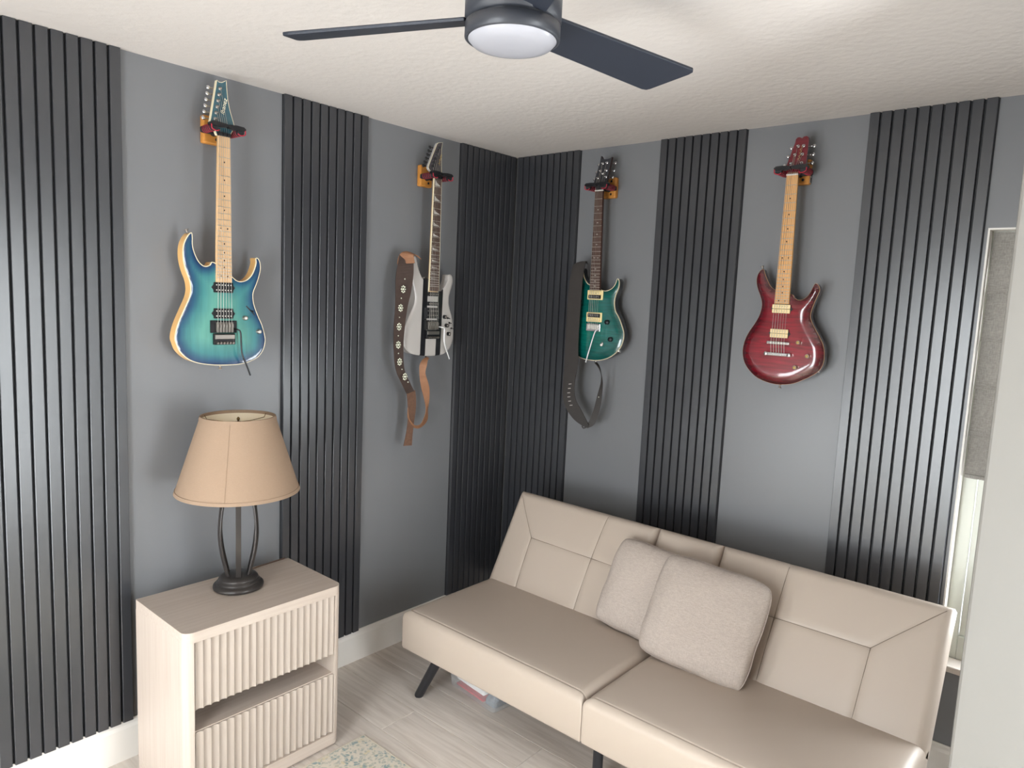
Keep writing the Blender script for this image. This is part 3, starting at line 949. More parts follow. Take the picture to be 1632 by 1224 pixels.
# ------------------------------------------------------------------ guitars
import numpy as np
M['black_gloss'] = mat('black_gloss', srgb(24, 24, 27), 0.28)
M['black_matte'] = mat('black_rubber', srgb(32, 32, 35), 0.6)
M['chrome'] = mat('chrome', srgb(214, 214, 216), 0.16, 1.0)
M['steel'] = mat('string_steel', srgb(190, 186, 178), 0.3, 1.0)
M['nickel_fret'] = mat('fret_nickel', srgb(205, 200, 192), 0.3, 0.85)
M['maple'] = mat('maple_fretboard', srgb(222, 184, 142), 0.35, noise=(30, .06, (2, 2, .3)))
M['maple_gold'] = mat('golden_maple_fretboard', srgb(226, 172, 112), 0.32, noise=(30, .06, (2, 2, .3)))
M['rosewood'] = mat('rosewood_fretboard', srgb(78, 52, 44), 0.5, noise=(40, .25, (3, 3, .3)))
M['neck_maple'] = mat('maple_neck', srgb(212, 176, 128), 0.35)
M['neck_dark'] = mat('dark_mahogany_neck', srgb(52, 34, 30), 0.35)
M['pearl'] = mat('pearl_inlay', srgb(214, 210, 204), 0.25)
M['ivory'] = mat('ivory_binding', srgb(232, 220, 188), 0.35)
M['cream_plastic'] = mat('cream_plastic', srgb(240, 218, 160), 0.32)
M['cream_pickup'] = mat('pale_cream_pickup', srgb(246, 222, 170), 0.35)
M['natural_side'] = mat('natural_ash_side', srgb(226, 178, 110), 0.3, coat=.4, noise=(12, .12, (3, 3, .4)))
M['dot'] = mat('black_dot', srgb(40, 30, 28), .4)
M['wood_block'] = mat('orange_oak_block', srgb(198, 134, 62), 0.45, noise=(16, .14, (1, 1, 6)))
M['red_foam'] = mat('red_foam', srgb(160, 36, 54), 0.7)
M['gold_print'] = mat('gold_print', srgb(196, 164, 96), .35, .4)
M['white_print'] = mat('cream_print', srgb(232, 226, 200), .45)
M['white_plain'] = mat('white_metal_bar', srgb(226, 226, 228), .25, .3)


def finish(name, stops, figure=0.0, fscale=(7, 1, 62), rough=.22, coat=1.0):
    """colour runs with the distance to the body edge (a burst finish)"""
    m_ = mat(name, stops[-1][1], rough, coat=coat)
    nt = m_.node_tree; p = nt.nodes['Principled BSDF']; L = nt.links.new
    at = nt.nodes.new('ShaderNodeAttribute'); at.attribute_name = 'edge_dist'
    mr = nt.nodes.new('ShaderNodeMapRange'); mr.inputs[2].default_value = 0.14
    cr = nt.nodes.new('ShaderNodeValToRGB')
    while len(cr.color_ramp.elements) < len(stops): cr.color_ramp.elements.new(.5)
    for el, (pos, col) in zip(cr.color_ramp.elements, stops):
        el.position = pos/.14; el.color = col
    L(at.outputs['Fac'], mr.inputs[0])
    tc = nt.nodes.new('ShaderNodeTexCoord')
    nz0 = nt.nodes.new('ShaderNodeTexNoise'); nz0.inputs['Scale'].default_value = 7
    L(tc.outputs['Object'], nz0.inputs['Vector'])
    sub = nt.nodes.new('ShaderNodeMath'); sub.operation = 'MULTIPLY_ADD'; sub.inputs[1].default_value = .3; sub.inputs[2].default_value = -.15
    L(nz0.outputs[0], sub.inputs[0])
    ad = nt.nodes.new('ShaderNodeMath'); ad.operation = 'ADD'
    L(mr.outputs[0], ad.inputs[0]); L(sub.outputs[0], ad.inputs[1]); L(ad.outputs[0], cr.inputs[0])
    if figure > 0:
        mp = nt.nodes.new('ShaderNodeMapping'); mp.inputs['Scale'].default_value = fscale
        nz = nt.nodes.new('ShaderNodeTexNoise'); nz.inputs['Scale'].default_value = 2.0; nz.inputs['Detail'].default_value = 3; nz.inputs['Distortion'].default_value = .6
        L(tc.outputs['Object'], mp.inputs[0]); L(mp.outputs[0], nz.inputs['Vector'])
        r2 = nt.nodes.new('ShaderNodeMapRange'); r2.inputs[1].default_value = .35; r2.inputs[2].default_value = .65; r2.inputs[3].default_value = 1 - figure; r2.inputs[4].default_value = 1 + figure*.5
        L(nz.outputs[0], r2.inputs[0])
        mx = nt.nodes.new('ShaderNodeMix'); mx.data_type = 'RGBA'; mx.blend_type = 'MULTIPLY'; mx.inputs[0].default_value = 1
        L(cr.outputs[0], mx.inputs[6]); L(r2.outputs[0], mx.inputs[7]); L(mx.outputs[2], p.inputs['Base Color'])
    else:
        L(cr.outputs[0], p.inputs['Base Color'])
    return m_


M['teal_burst'] = finish('teal_burst', [(0.0, srgb(36, 58, 92)), (0.012, srgb(40, 82, 110)), (0.036, srgb(64, 126, 130)), (0.085, srgb(96, 158, 146))], .10, (30, 1, 2.5))
M['emerald'] = finish('emerald_flame', [(0.0, srgb(6, 74, 70)), (0.05, srgb(8, 92, 84)), (0.12, srgb(10, 104, 92))], .28, (6, 1, 70))
M['cherry'] = finish('cherry_flame', [(0.0, srgb(66, 4, 16)), (0.02, srgb(104, 6, 24)), (0.06, srgb(136, 14, 34)), (0.12, srgb(146, 20, 40))], .38, (4, 1, 60))
M['cherry_side'] = mat('cherry_side', srgb(58, 8, 16), .25, coat=.8)
M['dark_side'] = mat('dark_green_side', srgb(16, 22, 26), .25, coat=.8)
M['silver_side'] = mat('silver_white_side', srgb(184, 179, 175), .25, coat=.6)


def striped():
    m_ = mat('silver_white_with_black_stripes', srgb(184, 179, 175), .28, coat=.6)
    nt = m_.node_tree; p = nt.nodes['Principled BSDF']; L = nt.links.new
    tc = nt.nodes.new('ShaderNodeTexCoord'); sx = nt.nodes.new('ShaderNodeSeparateXYZ'); L(tc.outputs['Object'], sx.inputs[0])
    c = nt.nodes.new('ShaderNodeMath'); c.operation = 'MULTIPLY_ADD'; c.inputs[1].default_value = -0.022; c.inputs[2].default_value = 0.013 + 0.022*1.42
    L(sx.outputs[2], c.inputs[0])
    ad = nt.nodes.new('ShaderNodeMath'); ad.operation = 'ADD'; L(sx.outputs[0], ad.inputs[0]); L(c.outputs[0], ad.inputs[1])
    ab = nt.nodes.new('ShaderNodeMath'); ab.operation = 'ABSOLUTE'; L(ad.outputs[0], ab.inputs[0])
    g1 = nt.nodes.new('ShaderNodeMath'); g1.operation = 'GREATER_THAN'; g1.inputs[1].default_value = .0325; L(ab.outputs[0], g1.inputs[0])
    g2 = nt.nodes.new('ShaderNodeMath'); g2.operation = 'LESS_THAN'; g2.inputs[1].default_value = .0635; L(ab.outputs[0], g2.inputs[0])
    mu = nt.nodes.new('ShaderNodeMath'); mu.operation = 'MULTIPLY'; L(g1.outputs[0], mu.inputs[0]); L(g2.outputs[0], mu.inputs[1])
    mx = nt.nodes.new('ShaderNodeMix'); mx.data_type = 'RGBA'; mx.inputs[6].default_value = srgb(184, 179, 175); mx.inputs[7].default_value = srgb(22, 22, 26)
    L(mu.outputs[0], mx.inputs[0]); L(mx.outputs[2], p.inputs['Base Color'])
    return m_


M['striped'] = striped()

G1 = [(0.036, 1.729), (0.048, 1.72), (0.066, 1.716), (0.09, 1.724), (0.109, 1.743), (0.121, 1.769), (0.126, 1.789), (0.125, 1.802), (0.13, 1.806), (0.139, 1.795), (0.143, 1.77), (0.137, 1.739), (0.126, 1.708), (0.115, 1.682), (0.113, 1.662), (0.118, 1.632), (0.132, 1.596), (0.149, 1.56), (0.16, 1.524), (0.163, 1.498), (0.155, 1.467), (0.135, 1.441), (0.101, 1.424), (0.058, 1.415), (0.005, 1.414), (-0.046, 1.417), (-0.096, 1.426), (-0.13, 1.442), (-0.156, 1.467), (-0.167, 1.493), (-0.172, 1.512), (-0.168, 1.54), (-0.157, 1.573), (-0.138, 1.616), (-0.121, 1.655), (-0.116, 1.683), (-0.12, 1.711), (-0.132, 1.744), (-0.14, 1.776), (-0.142, 1.808), (-0.138, 1.836), (-0.128, 1.858), (-0.119, 1.87), (-0.112, 1.873), (-0.11, 1.857), (-0.11, 1.834), (-0.105, 1.811), (-0.093, 1.784), (-0.079, 1.768), (-0.064, 1.763), (-0.049, 1.768), (-0.033, 1.778)]
G2 = [(-0.124, 1.868), (-0.136, 1.837), (-0.138, 1.785), (-0.122, 1.725), (-0.112, 1.687), (-0.119, 1.649), (-0.14, 1.611), (-0.163, 1.565), (-0.176, 1.519), (-0.177, 1.481), (-0.159, 1.451), (-0.123, 1.43), (-0.072, 1.421), (-0.024, 1.417), (0.035, 1.418), (0.079, 1.425), (0.116, 1.452), (0.134, 1.493), (0.135, 1.542), (0.124, 1.598), (0.104, 1.646), (0.098, 1.686), (0.109, 1.727), (0.121, 1.763), (0.117, 1.791), (0.103, 1.801), (0.09, 1.796), (0.087, 1.773), (0.075, 1.749), (0.054, 1.728), (0.032, 1.722), (-0.039, 1.779), (-0.067, 1.773), (-0.086, 1.795), (-0.103, 1.832), (-0.112, 1.862)]
G3 = [(0.114, 1.814), (0.125, 1.8), (0.123, 1.771), (0.109, 1.736), (0.105, 1.7), (0.114, 1.664), (0.133, 1.637), (0.152, 1.602), (0.166, 1.567), (0.166, 1.532), (0.152, 1.495), (0.124, 1.464), (0.083, 1.439), (0.032, 1.425), (-0.022, 1.423), (-0.068, 1.429), (-0.104, 1.447), (-0.132, 1.474), (-0.148, 1.51), (-0.150, 1.548), (-0.140, 1.585), (-0.118, 1.625), (-0.098, 1.665), (-0.090, 1.70), (-0.092, 1.735), (-0.104, 1.775), (-0.112, 1.815), (-0.108, 1.845), (-0.094, 1.862), (-0.085, 1.855), (-0.080, 1.830), (-0.068, 1.805), (-0.052, 1.788), (-0.032, 1.780), (0.033, 1.759), (0.056, 1.756), (0.085, 1.767), (0.105, 1.789)]
G4 = [(-0.096, 1.861), (-0.111, 1.85), (-0.118, 1.827), (-0.117, 1.805), (-0.11, 1.782), (-0.098, 1.756), (-0.089, 1.729), (-0.089, 1.702), (-0.096, 1.674), (-0.112, 1.641), (-0.132, 1.608), (-0.146, 1.575), (-0.152, 1.542), (-0.151, 1.514), (-0.141, 1.482), (-0.119, 1.452), (-0.088, 1.427), (-0.052, 1.413), (-0.01, 1.406), (0.026, 1.408), (0.065, 1.417), (0.102, 1.436), (0.135, 1.457), (0.158, 1.479), (0.17, 1.511), (0.169, 1.545), (0.162, 1.575), (0.144, 1.608), (0.12, 1.646), (0.106, 1.675), (0.106, 1.701), (0.115, 1.736), (0.125, 1.766), (0.13, 1.784), (0.124, 1.801), (0.113, 1.808), (0.106, 1.796), (0.097, 1.774), (0.086, 1.757), (0.07, 1.745), (0.053, 1.743), (0.037, 1.751), (0.027, 1.764), (-0.034, 1.779), (-0.048, 1.784), (-0.063, 1.797), (-0.076, 1.819), (-0.087, 1.841)]


def offset_outline(ol, d):
    """positive = outwards"""
    n = len(ol)
    A = sum(ol[i][0]*ol[(i + 1) % n][1] - ol[(i + 1) % n][0]*ol[i][1] for i in range(n))
    s = 1 if A > 0 else -1
    out = []
    for i in range(n):
        ax, az = ol[i - 1]; bx, bz = ol[(i + 1) % n]
        tx, tz = bx - ax, bz - az
        l = math.hypot(tx, tz) or 1
        out.append((ol[i][0] + s*tz/l*d, ol[i][1] - s*tx/l*d))
    return out


def make_body(name, ol, wf, wb, edge_drop, edge_run, m_top, m_side, parent, loc, round_=0.003):
    """carved / flat top on a fine grid with an edge distance attribute, plus sides and back"""
    ol = smooth_closed(ol, 4)
    bm = bmesh.new()
    vs = [bm.verts.new((x, 0, z)) for x, z in ol]
    bm.faces.new(vs)
    xs = [p[0] for p in ol]; zs = [p[1] for p in ol]
    st = 0.0075
    for ax, lo, hi in ((0, min(xs), max(xs)), (2, min(zs), max(zs))):
        k = lo + st*.53
        while k < hi:
            co = [0, 0, 0]; co[ax] = k; no = [0, 0, 0]; no[ax] = 1
            bmesh.ops.bisect_plane(bm, geom=bm.verts[:] + bm.edges[:] + bm.faces[:], plane_co=co, plane_no=no, dist=1e-6)
            k += st
    bm.verts.ensure_lookup_table()
    P = np.array([(v.co.x, v.co.z) for v in bm.verts])
    A = np.array(ol); B = np.roll(A, -1, axis=0); D = B - A
    L2 = (D**2).sum(1); L2[L2 == 0] = 1e-12
    best = np.full(len(P), 9.0)
    for a, d, l2 in zip(A, D, L2):
        t = np.clip(((P - a) @ d)/l2, 0, 1)
        q = P - a - t[:, None]*d
        best = np.minimum(best, np.hypot(q[:, 0], q[:, 1]))
    for v, dd in zip(bm.verts, best):
        s = min(1, dd/edge_run)
        drop = edge_drop*(1 - s)**2*(1 + .0*s) if edge_run > .01 else edge_drop*(1 - math.sqrt(max(0, 1 - (1 - s)**2)))
        v.co.y = -(wf - drop)
    bmesh.ops.recalc_face_normals(bm, faces=bm.faces)
    if sum(f.normal.y*f.calc_area() for f in bm.faces) > 0: bmesh.ops.reverse_faces(bm, faces=bm.faces[:])
    for f in bm.faces: f.smooth = True
    me = bpy.data.meshes.new('body_top'); bm.to_mesh(me); bm.free()
    att = me.attributes.new('edge_dist', 'FLOAT', 'POINT')
    att.data.foreach_set('value', best.astype(np.float32))
    me.materials.append(m_top)
    top = bpy.data.objects.new('body_top', me); COL.objects.link(top); top.parent = parent; top.location = loc
    # sides and back
    we = wf - edge_drop
    rows = [(0, we), (0, wb)]
    mb = MB(); n = len(ol); vsn = []
    for off, w in rows:
        o2 = offset_outline(ol, off) if off else ol
        vsn += [(x, -w, z) for x, z in o2]
    mb.add(vsn, [(a*n + i, a*n + (i + 1) % n, (a + 1)*n + (i + 1) % n, (a + 1)*n + i) for a in range(len(rows) - 1) for i in range(n)], 0, True)
    bk = [(v.co.x, -wb, v.co.z) for v in me.vertices]
    mb.add(bk, [tuple(p.vertices) for p in me.polygons], 0, True)
    mb.build('body', m_side, parent, loc=loc)
    return ol, we


def ring_strip(ol, o_out, o_in, w0, w1):
    a, b = offset_outline(ol, o_out), offset_outline(ol, o_in)
    n = len(ol); mb = MB()
    vs = [(x, -w0, z) for x, z in a] + [(x, -w1, z) for x, z in a] + [(x, -w1, z) for x, z in b] + [(x, -w0, z) for x, z in b]
    mb.add(vs, [(r*n + i, r*n + (i + 1) % n, ((r + 1) % 4)*n + (i + 1) % n, ((r + 1) % 4)*n + i) for r in range(4) for i in range(n)], 0, False)
    return mb


def text_mesh(txt, size, shear=0.0, extrude=0.0004):
    c = bpy.data.curves.new('txt', 'FONT'); c.body = txt; c.size = size; c.shear = shear; c.extrude = extrude
    c.resolution_u = 3
    o = bpy.data.objects.new('txt', c); COL.objects.link(o)
    bpy.context.view_layer.update()
    me = bpy.data.meshes.new_from_object(o.evaluated_get(bpy.context.evaluated_depsgraph_get()))
    bpy.data.objects.remove(o)
    return me


def fret_z(nut, L, n): return nut - L*(1 - 2**(-n/12))


def guitar(sp):
    left = sp['wall'] == 'left'
    zb = min(p[1] for p in sp['outline'])
    root = empty('electric_guitar', (0, sp['c'], zb) if left else (sp['c'], 0, zb), math.pi/2 if left else 0)
    tag(root, sp['label'], 'guitar', 'electric guitars hanging on the grey walls')
    loc = (0, 0, -zb)
    wf, wb = 0.098, 0.055
    ol, we = make_body('body', sp['outline'], wf, wb, sp['drop'], sp['run'], sp['top'], sp['side'], root, loc)
    if sp.get('binding'):
        ring_strip(ol, .0008, -.0016, we - .0045, we + sp.get('bind_lip', .0009)).build('binding', sp['binding'], root, loc=loc)
    za, zc = sp['nut'], sp['fbend']
    ua, ub, uc = sp['un'], sp['ue'], sp['ubr']          # centre line at nut, fretboard end, bridge
    L = sp['L']; zbr = za - L
    cu = lambda z: ua + (uc - ua)*(za - z)/(za - zbr)
    hw = lambda z: 0.0215 + (0.0285 - 0.0215)*(za - z)/(za - zc)
    wfb = 0.1055
    # neck and fretboard
    mb = MB(); vs = []
    prof = [(-1, wfb - .006), (-.98, wfb - .013), (-.7, wfb - .020), (0, wfb - .023), (.7, wfb - .020), (.98, wfb - .013), (1, wfb - .006)]
    for z in (za + .012, zc - .02):
        for a, w in prof: vs.append((cu(z) + a*hw(z), -w, z))
    k = len(prof)
    mb.add(vs, [(i, i + 1, k + i + 1, k + i) for i in range(k - 1)] + [(0, k, 2*k - 1, k - 1), tuple(range(k)), tuple(range(k, 2*k))], 0, True)
    mb.build('neck', sp['neck'], root, loc=loc)
    mb = MB()
    mb.prism([(cu(za) - hw(za), za), (cu(za) + hw(za), za), (cu(zc) + hw(zc), zc), (cu(zc) - hw(zc), zc)], -(wfb - .006), -wfb)
    fb = mb.build('fretboard', sp['board'], root, loc=loc, bevel=.0006, seg=1)
    if sp.get('fb_binding'):
        mb = MB()
        for s in (-1, 1):
            mb.prism([(cu(za) + s*hw(za), za), (cu(za) + s*(hw(za) + .0016), za), (cu(zc) + s*(hw(zc) + .0016), zc), (cu(zc) + s*hw(zc), zc)], -(wfb - .007), -wfb - .0002)
        mb.build('fretboard_binding', sp['fb_binding'], root, loc=loc)
    for n in range(1, sp['frets'] + 1):
        z = fret_z(za, L, n)
        if z < zc + .002: break
        MB().tube([(cu(z) - hw(z) + .0006, -wfb - .0002, z), (cu(z) + hw(z) - .0006, -wfb - .0002, z)], .0011, 6).build('fret', M['nickel_fret'], fb)
    for n in (3, 5, 7, 9, 12, 15, 17, 19, 21, 24) if sp['inlay'] != 'fin' else (1, 3, 5, 7, 9, 12, 15, 17, 19, 21, 24):
        z1, z2 = fret_z(za, L, n - 1), fret_z(za, L, n)
        z = (z1 + z2)/2
        if z < zc + .003: continue
        if sp['inlay'] == 'fin':
            h2 = hw(z)*.82
            mb = MB(); mb.prism([(cu(z) - h2, z1 - .004), (cu(z) - h2, z2 + .004), (cu(z) + h2, z2 + .004), (cu(z) - h2*.4, (z1 + z2)/2)], -wfb + .001, -wfb - .0003)
            mb.build('inlay', M['pearl'], fb); continue
        if sp['inlay'] == 'bird':
            s = .0042
            for du in ((-.008, .010) if n in (12,) else (0,)):
                mb = MB(); mb.prism([(cu(z) + du + a*s*2, z + b*s) for a, b in ((-.9, .5), (-.2, .2), (0, .9), (.25, .25), (.9, .1), (.2, -.3), (.1, -.9), (-.2, -.3))], -wfb + .001, -wfb - .0004)
                mb.build('inlay', M['pearl'], fb)
            continue
        for du in ((-.012, .012) if n in (12, 24) else (0,)):
            MB().lathe([(0, 0), (.0026, 0), (.0026, .0005), (0, .0006)], 12, (cu(z) + du, -wfb, z), (0, -1, 0)).build('inlay', sp['dot'], fb)
    # headstock, tilted back a little
    hs = sp['head']
    tilt = lambda z: 0.1005 - 0.10*(z - za)
    ho = smooth_closed(hs, 3) if sp.get('head_smooth') else hs
    mb = MB(); n = len(ho)
    vs = [(x, -(tilt(z) - .014), z) for x, z in ho] + [(x, -tilt(z), z) for x, z in ho]
    mb.add(vs, [tuple(range(n))], 1); mb.add(vs, [tuple(range(2*n - 1, n - 1, -1))], 0)
    mb.add(vs, [(i, (i + 1) % n, n + (i + 1) % n, n + i) for i in range(n)], 1)
    head = mb.build('headstock', [sp['head_face'], sp['head_side']], root, loc=loc)
    if sp.get('head_bind'):
        a_, b_ = offset_outline(ho, .0006), offset_outline(ho, -.0012)
        mb = MB(); n = len(ho)
        vs = [(x, -tilt(z) + .002, z) for x, z in a_] + [(x, -tilt(z) - .0006, z) for x, z in a_] + [(x, -tilt(z) - .0006, z) for x, z in b_] + [(x, -tilt(z) + .002, z) for x, z in b_]
        mb.add(vs, [(r*n + i, r*n + (i + 1) % n, ((r + 1) % 4)*n + (i + 1) % n, ((r + 1) % 4)*n + i) for r in range(4) for i in range(n)])
        mb.build('headstock_binding', sp['head_bind'], head)
    MB().box(cu(za) - hw(za) - .001, cu(za) + hw(za) + .001, -wfb - .002, -wfb + .006, za, za + .006).build('nut', sp['nut_mat'], root, loc=loc, bevel=.0008)
    if sp.get('lock_nut'):
        mb = MB()
        for q in (-1, 0, 1): mb.box(cu(za) + q*.0145 - .0062, cu(za) + q*.0145 + .0062, -wfb - .0075, -wfb - .002, za + .0005, za + .0125)
        mb.box(cu(za) - hw(za) - .001, cu(za) + hw(za) + .001, -wfb - .002, -wfb + .006, za + .006, za + .014)
        mb.build('locking_nut', M['black_gloss'], root, loc=loc, bevel=.0012)
    # tuners
    for (px, pz, side) in sp['tuners']:
        w = tilt(pz)
        mb = MB()
        mb.lathe([(.0062, 0), (.0062, .0018), (.0045, .0025), (.0032, .003), (.0032, .010), (.0026, .0115), (0, .0118)], 14, (px, -w, pz), (0, -1, 0))
        # distance to the edge of the head
        ex = max(abs(px - x) for x, z in ho if (x - px)*side > 0) if any((x - px)*side > 0 for x, z in ho) else .02
        ed = sp['tuner_edge'](pz, side)
        mb.tube([(px, -(w - .020), pz), (ed + side*.010, -(w - .020), pz)], .0028, 8)
        mb.obox((px, -(w - .0185), pz), (.014, 0, 0), (0, .009, 0), (0, 0, .013))
        t = mb.build('tuner', sp['tuner_mat'], root, loc=loc)
        bb = MB()
        bx = ed + side*.0165
        bb.lathe([(0, -.0035), (.0055, -.003), (.0078, 0), (.0055, .003), (0, .0035)], 16, (bx, -(w - .020), pz), (0, -1, .25))
        bb.build('tuner_button', sp['button_mat'], t)
    # strings
    for i in range(6):
        f = -1 + 2*i/5
        tp = sp['tuners'][i]
        pts = [(tp[0], -(tilt(tp[1]) + .005), tp[1]), (cu(za) + f*.0175, -wfb - .0025, za + .003), (cu(zbr) + f*.026, -sp.get('wstr', .1105), zbr)]
        MB().tube(pts, .00055 if i > 2 else .0008, 5, caps=False).build('string', sp.get('string_mat', M['steel']), root, loc=loc)
    # strap buttons
    for (u, z, d) in sp['buttons']:
        MB().lathe([(.006, 0), (.0045, .002), (.003, .005), (.003, .010), (.0068, .013), (.0068, .0155), (0, .016)], 16, (u, -.078, z), (d[0], 0, d[1])).build('strap_button', sp['button_hw'], root, loc=loc)
    sp['hardware'](root, loc, cu, zbr, wf)
    return root


def humbucker(root, loc, u, z, w, wd, ht, m_body, m_pole, ears=True, ring=None, coils=None, h=.005):
    mb = MB()
    rows = (z + ht*.25, z - ht*.25)
    if ring:
        r = MB().box(u - wd/2 - .009, u + wd/2 + .009, -w - .0035, -w + .004, z - ht/2 - .005, z + ht/2 + .005).build('pickup_ring', ring, root, loc=loc, bevel=.0025)
    if coils:
        p = MB().box(u - wd/2, u + wd/2, -w - .005, -w + .003, z - ht/2, z + ht/2).build('pickup', M['black_matte'], root, loc=loc, bevel=.001)
        for zz_, cm in zip(rows, coils):
            c = MB().box(u - wd/2, u + wd/2, -w - .008, -w - .003, zz_ - ht*.235, zz_ + ht*.235).build('pickup_coil', cm, p, bevel=.004, seg=3)
            q = MB()
            for k in range(6): q.lathe([(0.0022, 0), (0.0022, .0006), (0, .0007)], 8, (u + (-1 + 2*k/5)*wd*.36, -w - .008, zz_), (0, -1, 0))
            q.build('pole_pieces', m_pole, p)
    else:
        mb.box(u - wd/2, u + wd/2, -w - h, -w + .003, z - ht/2, z + ht/2)
        p = mb.build('pickup', m_body, root, loc=loc, bevel=.0025, seg=2)
        q = MB()
        for zz_ in rows:
            for k in range(6): q.lathe([(0.0024, 0), (0.0024, .0008), (0, .001)], 8, (u + (-1 + 2*k/5)*wd*.37, -w - h, zz_), (0, -1, 0))
        q.build('pole_pieces', m_pole, p)
    if ears:
        e = MB()
        for s in (-1, 1):
            e.prism([(u + s*(wd/2), z + ht*.28), (u + s*(wd/2 + .008), z), (u + s*(wd/2), z - ht*.28)], -w + .002, -w - .0015)
        e.build('pickup_ears', M['black_matte'], p)
    return p


def knob(root, loc, u, z, w, m_, r=.0085, h=.014, cap=None):
    k = MB().lathe([(r + .0005, 0), (r, .001), (r*.94, h - .002), (r*.82, h), (0, h + .0004)], 20, (u, -w, z), (0, -1, 0)).build('knob', m_, root, loc=loc)
    if cap: MB().lathe([(r*.6, h), (r*.6, h + .0009), (0, h + .001)], 16, (u, -w, z), (0, -1, 0)).build('knob_cap', cap, k)
    return k


def floyd(root, loc, u, z, w, arm, arm_mat, body=None):
    body = body or M['black_gloss']
    b = MB().box(u - .049, u + .049, -w - .006, -w + .001, z - .022, z + .022).build('tremolo_bridge', body, root, loc=loc, bevel=.002)
    for k in range(6):
        uu = u + (-1 + 2*k/5)*.027
        m_ = MB()
        m_.obox((uu, -w - .0105, z - .002), (.0088, 0, 0), (0, .009, .0), (0, .002, .036))
        m_.obox((uu, -w - .016, z + .004), (.0075, 0, 0), (0, .004, 0), (0, 0, .012))
        m_.build('saddle', M['saddle'], b, bevel=.001)
    MB().box(u - .040, u + .040, -w - .013, -w - .001, z - .064, z - .024).build('fine_tuner_block', body, b, bevel=.003)
    MB().box(u - .037, u + .037, -w - .016, -w - .012, z - .044, z - .028).build('fine_tuner_plate', M['saddle'], b, bevel=.0015)
    q = MB()
    for k in range(6): q.cyl((u + (-1 + 2*k/5)*.029, -w - .008, z - .055), (u + (-1 + 2*k/5)*.029, -w - .021, z - .058), .0042, 10)
    q.build('fine_tuners', M['saddle'], b)
    pts = smooth_open([(u + .040, -w - .006, z - .008), (u + .046, -w - .020, z - .010)] + [(a, -w - .024, c) for a, c in arm], 4)
    MB().tube(pts, .0031, 10).build('whammy_bar', arm_mat, b)
    return b


M['saddle'] = mat('dark_nickel', srgb(160, 153, 146), .32, .9)


# --- teal burst guitar on the left wall
def hw1(root, loc, cu, zbr, wf):
    humbucker(root, loc, -.001, 1.692, wf, .072, .036, M['black_gloss'], M['pearl'])
    humbucker(root, loc, -.001, 1.600, wf, .072, .036, M['black_gloss'], M['pearl'])
    floyd(root, loc, -.0015, 1.553, wf, [(.052, 1.53), (.0565, 1.46), (.072, 1.42), (.090, 1.375)], M['black_gloss'])
    for (u, z) in ((.080, 1.585), (.135, 1.535)): knob(root, loc, u, z, wf, M['saddle'], .0085, .014, M['pearl'])
    s = MB().prism([(.084, 1.628), (.088, 1.630), (.122, 1.597), (.119, 1.594)], -wf + .001, -wf - .0008).build('switch_slot', M['black_matte'], root, loc=loc)
    MB().tube([(.104, -wf, 1.612), (.107, -wf - .012, 1.609)], [.0022, .0032], 8).build('switch_lever', M['black_gloss'], s)


head1 = [(-.0225, 2.214), (-.030, 2.232), (-.046, 2.252), (-.043, 2.262), (-.013, 2.402), (-.006, 2.397), (.004, 2.398), (.014, 2.404), (.0215, 2.4095), (.0215, 2.385), (.0235, 2.345), (.029, 2.310), (.0385, 2.275), (.043, 2.258), (.040, 2.247), (.030, 2.232), (.0225, 2.214)]
t1 = [(-.026 + .0046*i, 2.268 + .0215*i, -1) for i in range(6)]
teal = finish('teal_head', [(0.0, srgb(52, 92, 104)), (0.10, srgb(58, 104, 112))], .1, (30, 1, 3))
guitar(dict(wall='left', c=-1.672, outline=G1, drop=.001, run=.004, top=M['teal_burst'], side=M['natural_side'], binding=M['ivory'],
            nut=2.213, fbend=1.711, un=.001, ue=.0015, ubr=-.001, L=.648, frets=24, neck=M['neck_maple'], board=M['maple'], fb_binding=None, inlay='dot', dot=M['dot'],
            head=head1, head_face=teal, head_side=M['ivory'], head_bind=M['ivory'], nut_mat=M['black_gloss'], lock_nut=True,
            tuners=t1, tuner_edge=lambda z, s: -.044 + (z - 2.258)*.215, tuner_mat=M['saddle'], button_mat=M['chrome'],
            buttons=[(-.118, 1.871, (-.3, 1)), (-.003, 1.4135, (0, -1))], button_hw=M['saddle'], hardware=hw1,
            label='teal to blue burst guitar with natural wood edge above the lamp'))


# --- striped guitar
def hw2(root, loc, cu, zbr, wf):
    for z in (1.704, 1.660):
        p = MB().box(-.041, .030, -wf - .005, -wf + .003, z - .0095, z + .0095).build('pickup', M['black_gloss'], root, loc=loc, bevel=.003, seg=3)
        q = MB()
        for k in range(6): q.lathe([(0.0022, 0), (0.0022, .0008), (0, .001)], 8, (-.0055 + (-1 + 2*k/5)*.026, -wf - .005, z), (0, -1, 0))
        q.build('pole_pieces', M['saddle'], p)
    humbucker(root, loc, -.008, 1.617, wf, .078, .040, M['black_gloss'], M['saddle'], ears=False, ring=M['black_matte'])
    floyd(root, loc, -.009, 1.562, wf, [(.050, 1.545), (.0515, 1.487), (.066, 1.45), (.090, 1.402)], M['white_plain'])
    for (u, z) in ((.069, 1.600), (.083, 1.560), (.098, 1.520)): knob(root, loc, u, z, wf, M['black_gloss'], .0092, .014, M['saddle'])
    for (u, z) in ((.092, 1.594), (.103, 1.572), (.117, 1.546)):
        s = MB().lathe([(.0045, 0), (.0045, .003), (0, .003)], 10, (u, -wf, z), (0, -1, 0)).build('toggle_switch', M['black_gloss'], root, loc=loc)
        MB().tube([(u, -wf - .002, z), (u + .004, -wf - .013, z - .002)], [.0014, .0022], 8).build('switch_lever', M['black_gloss'], s)


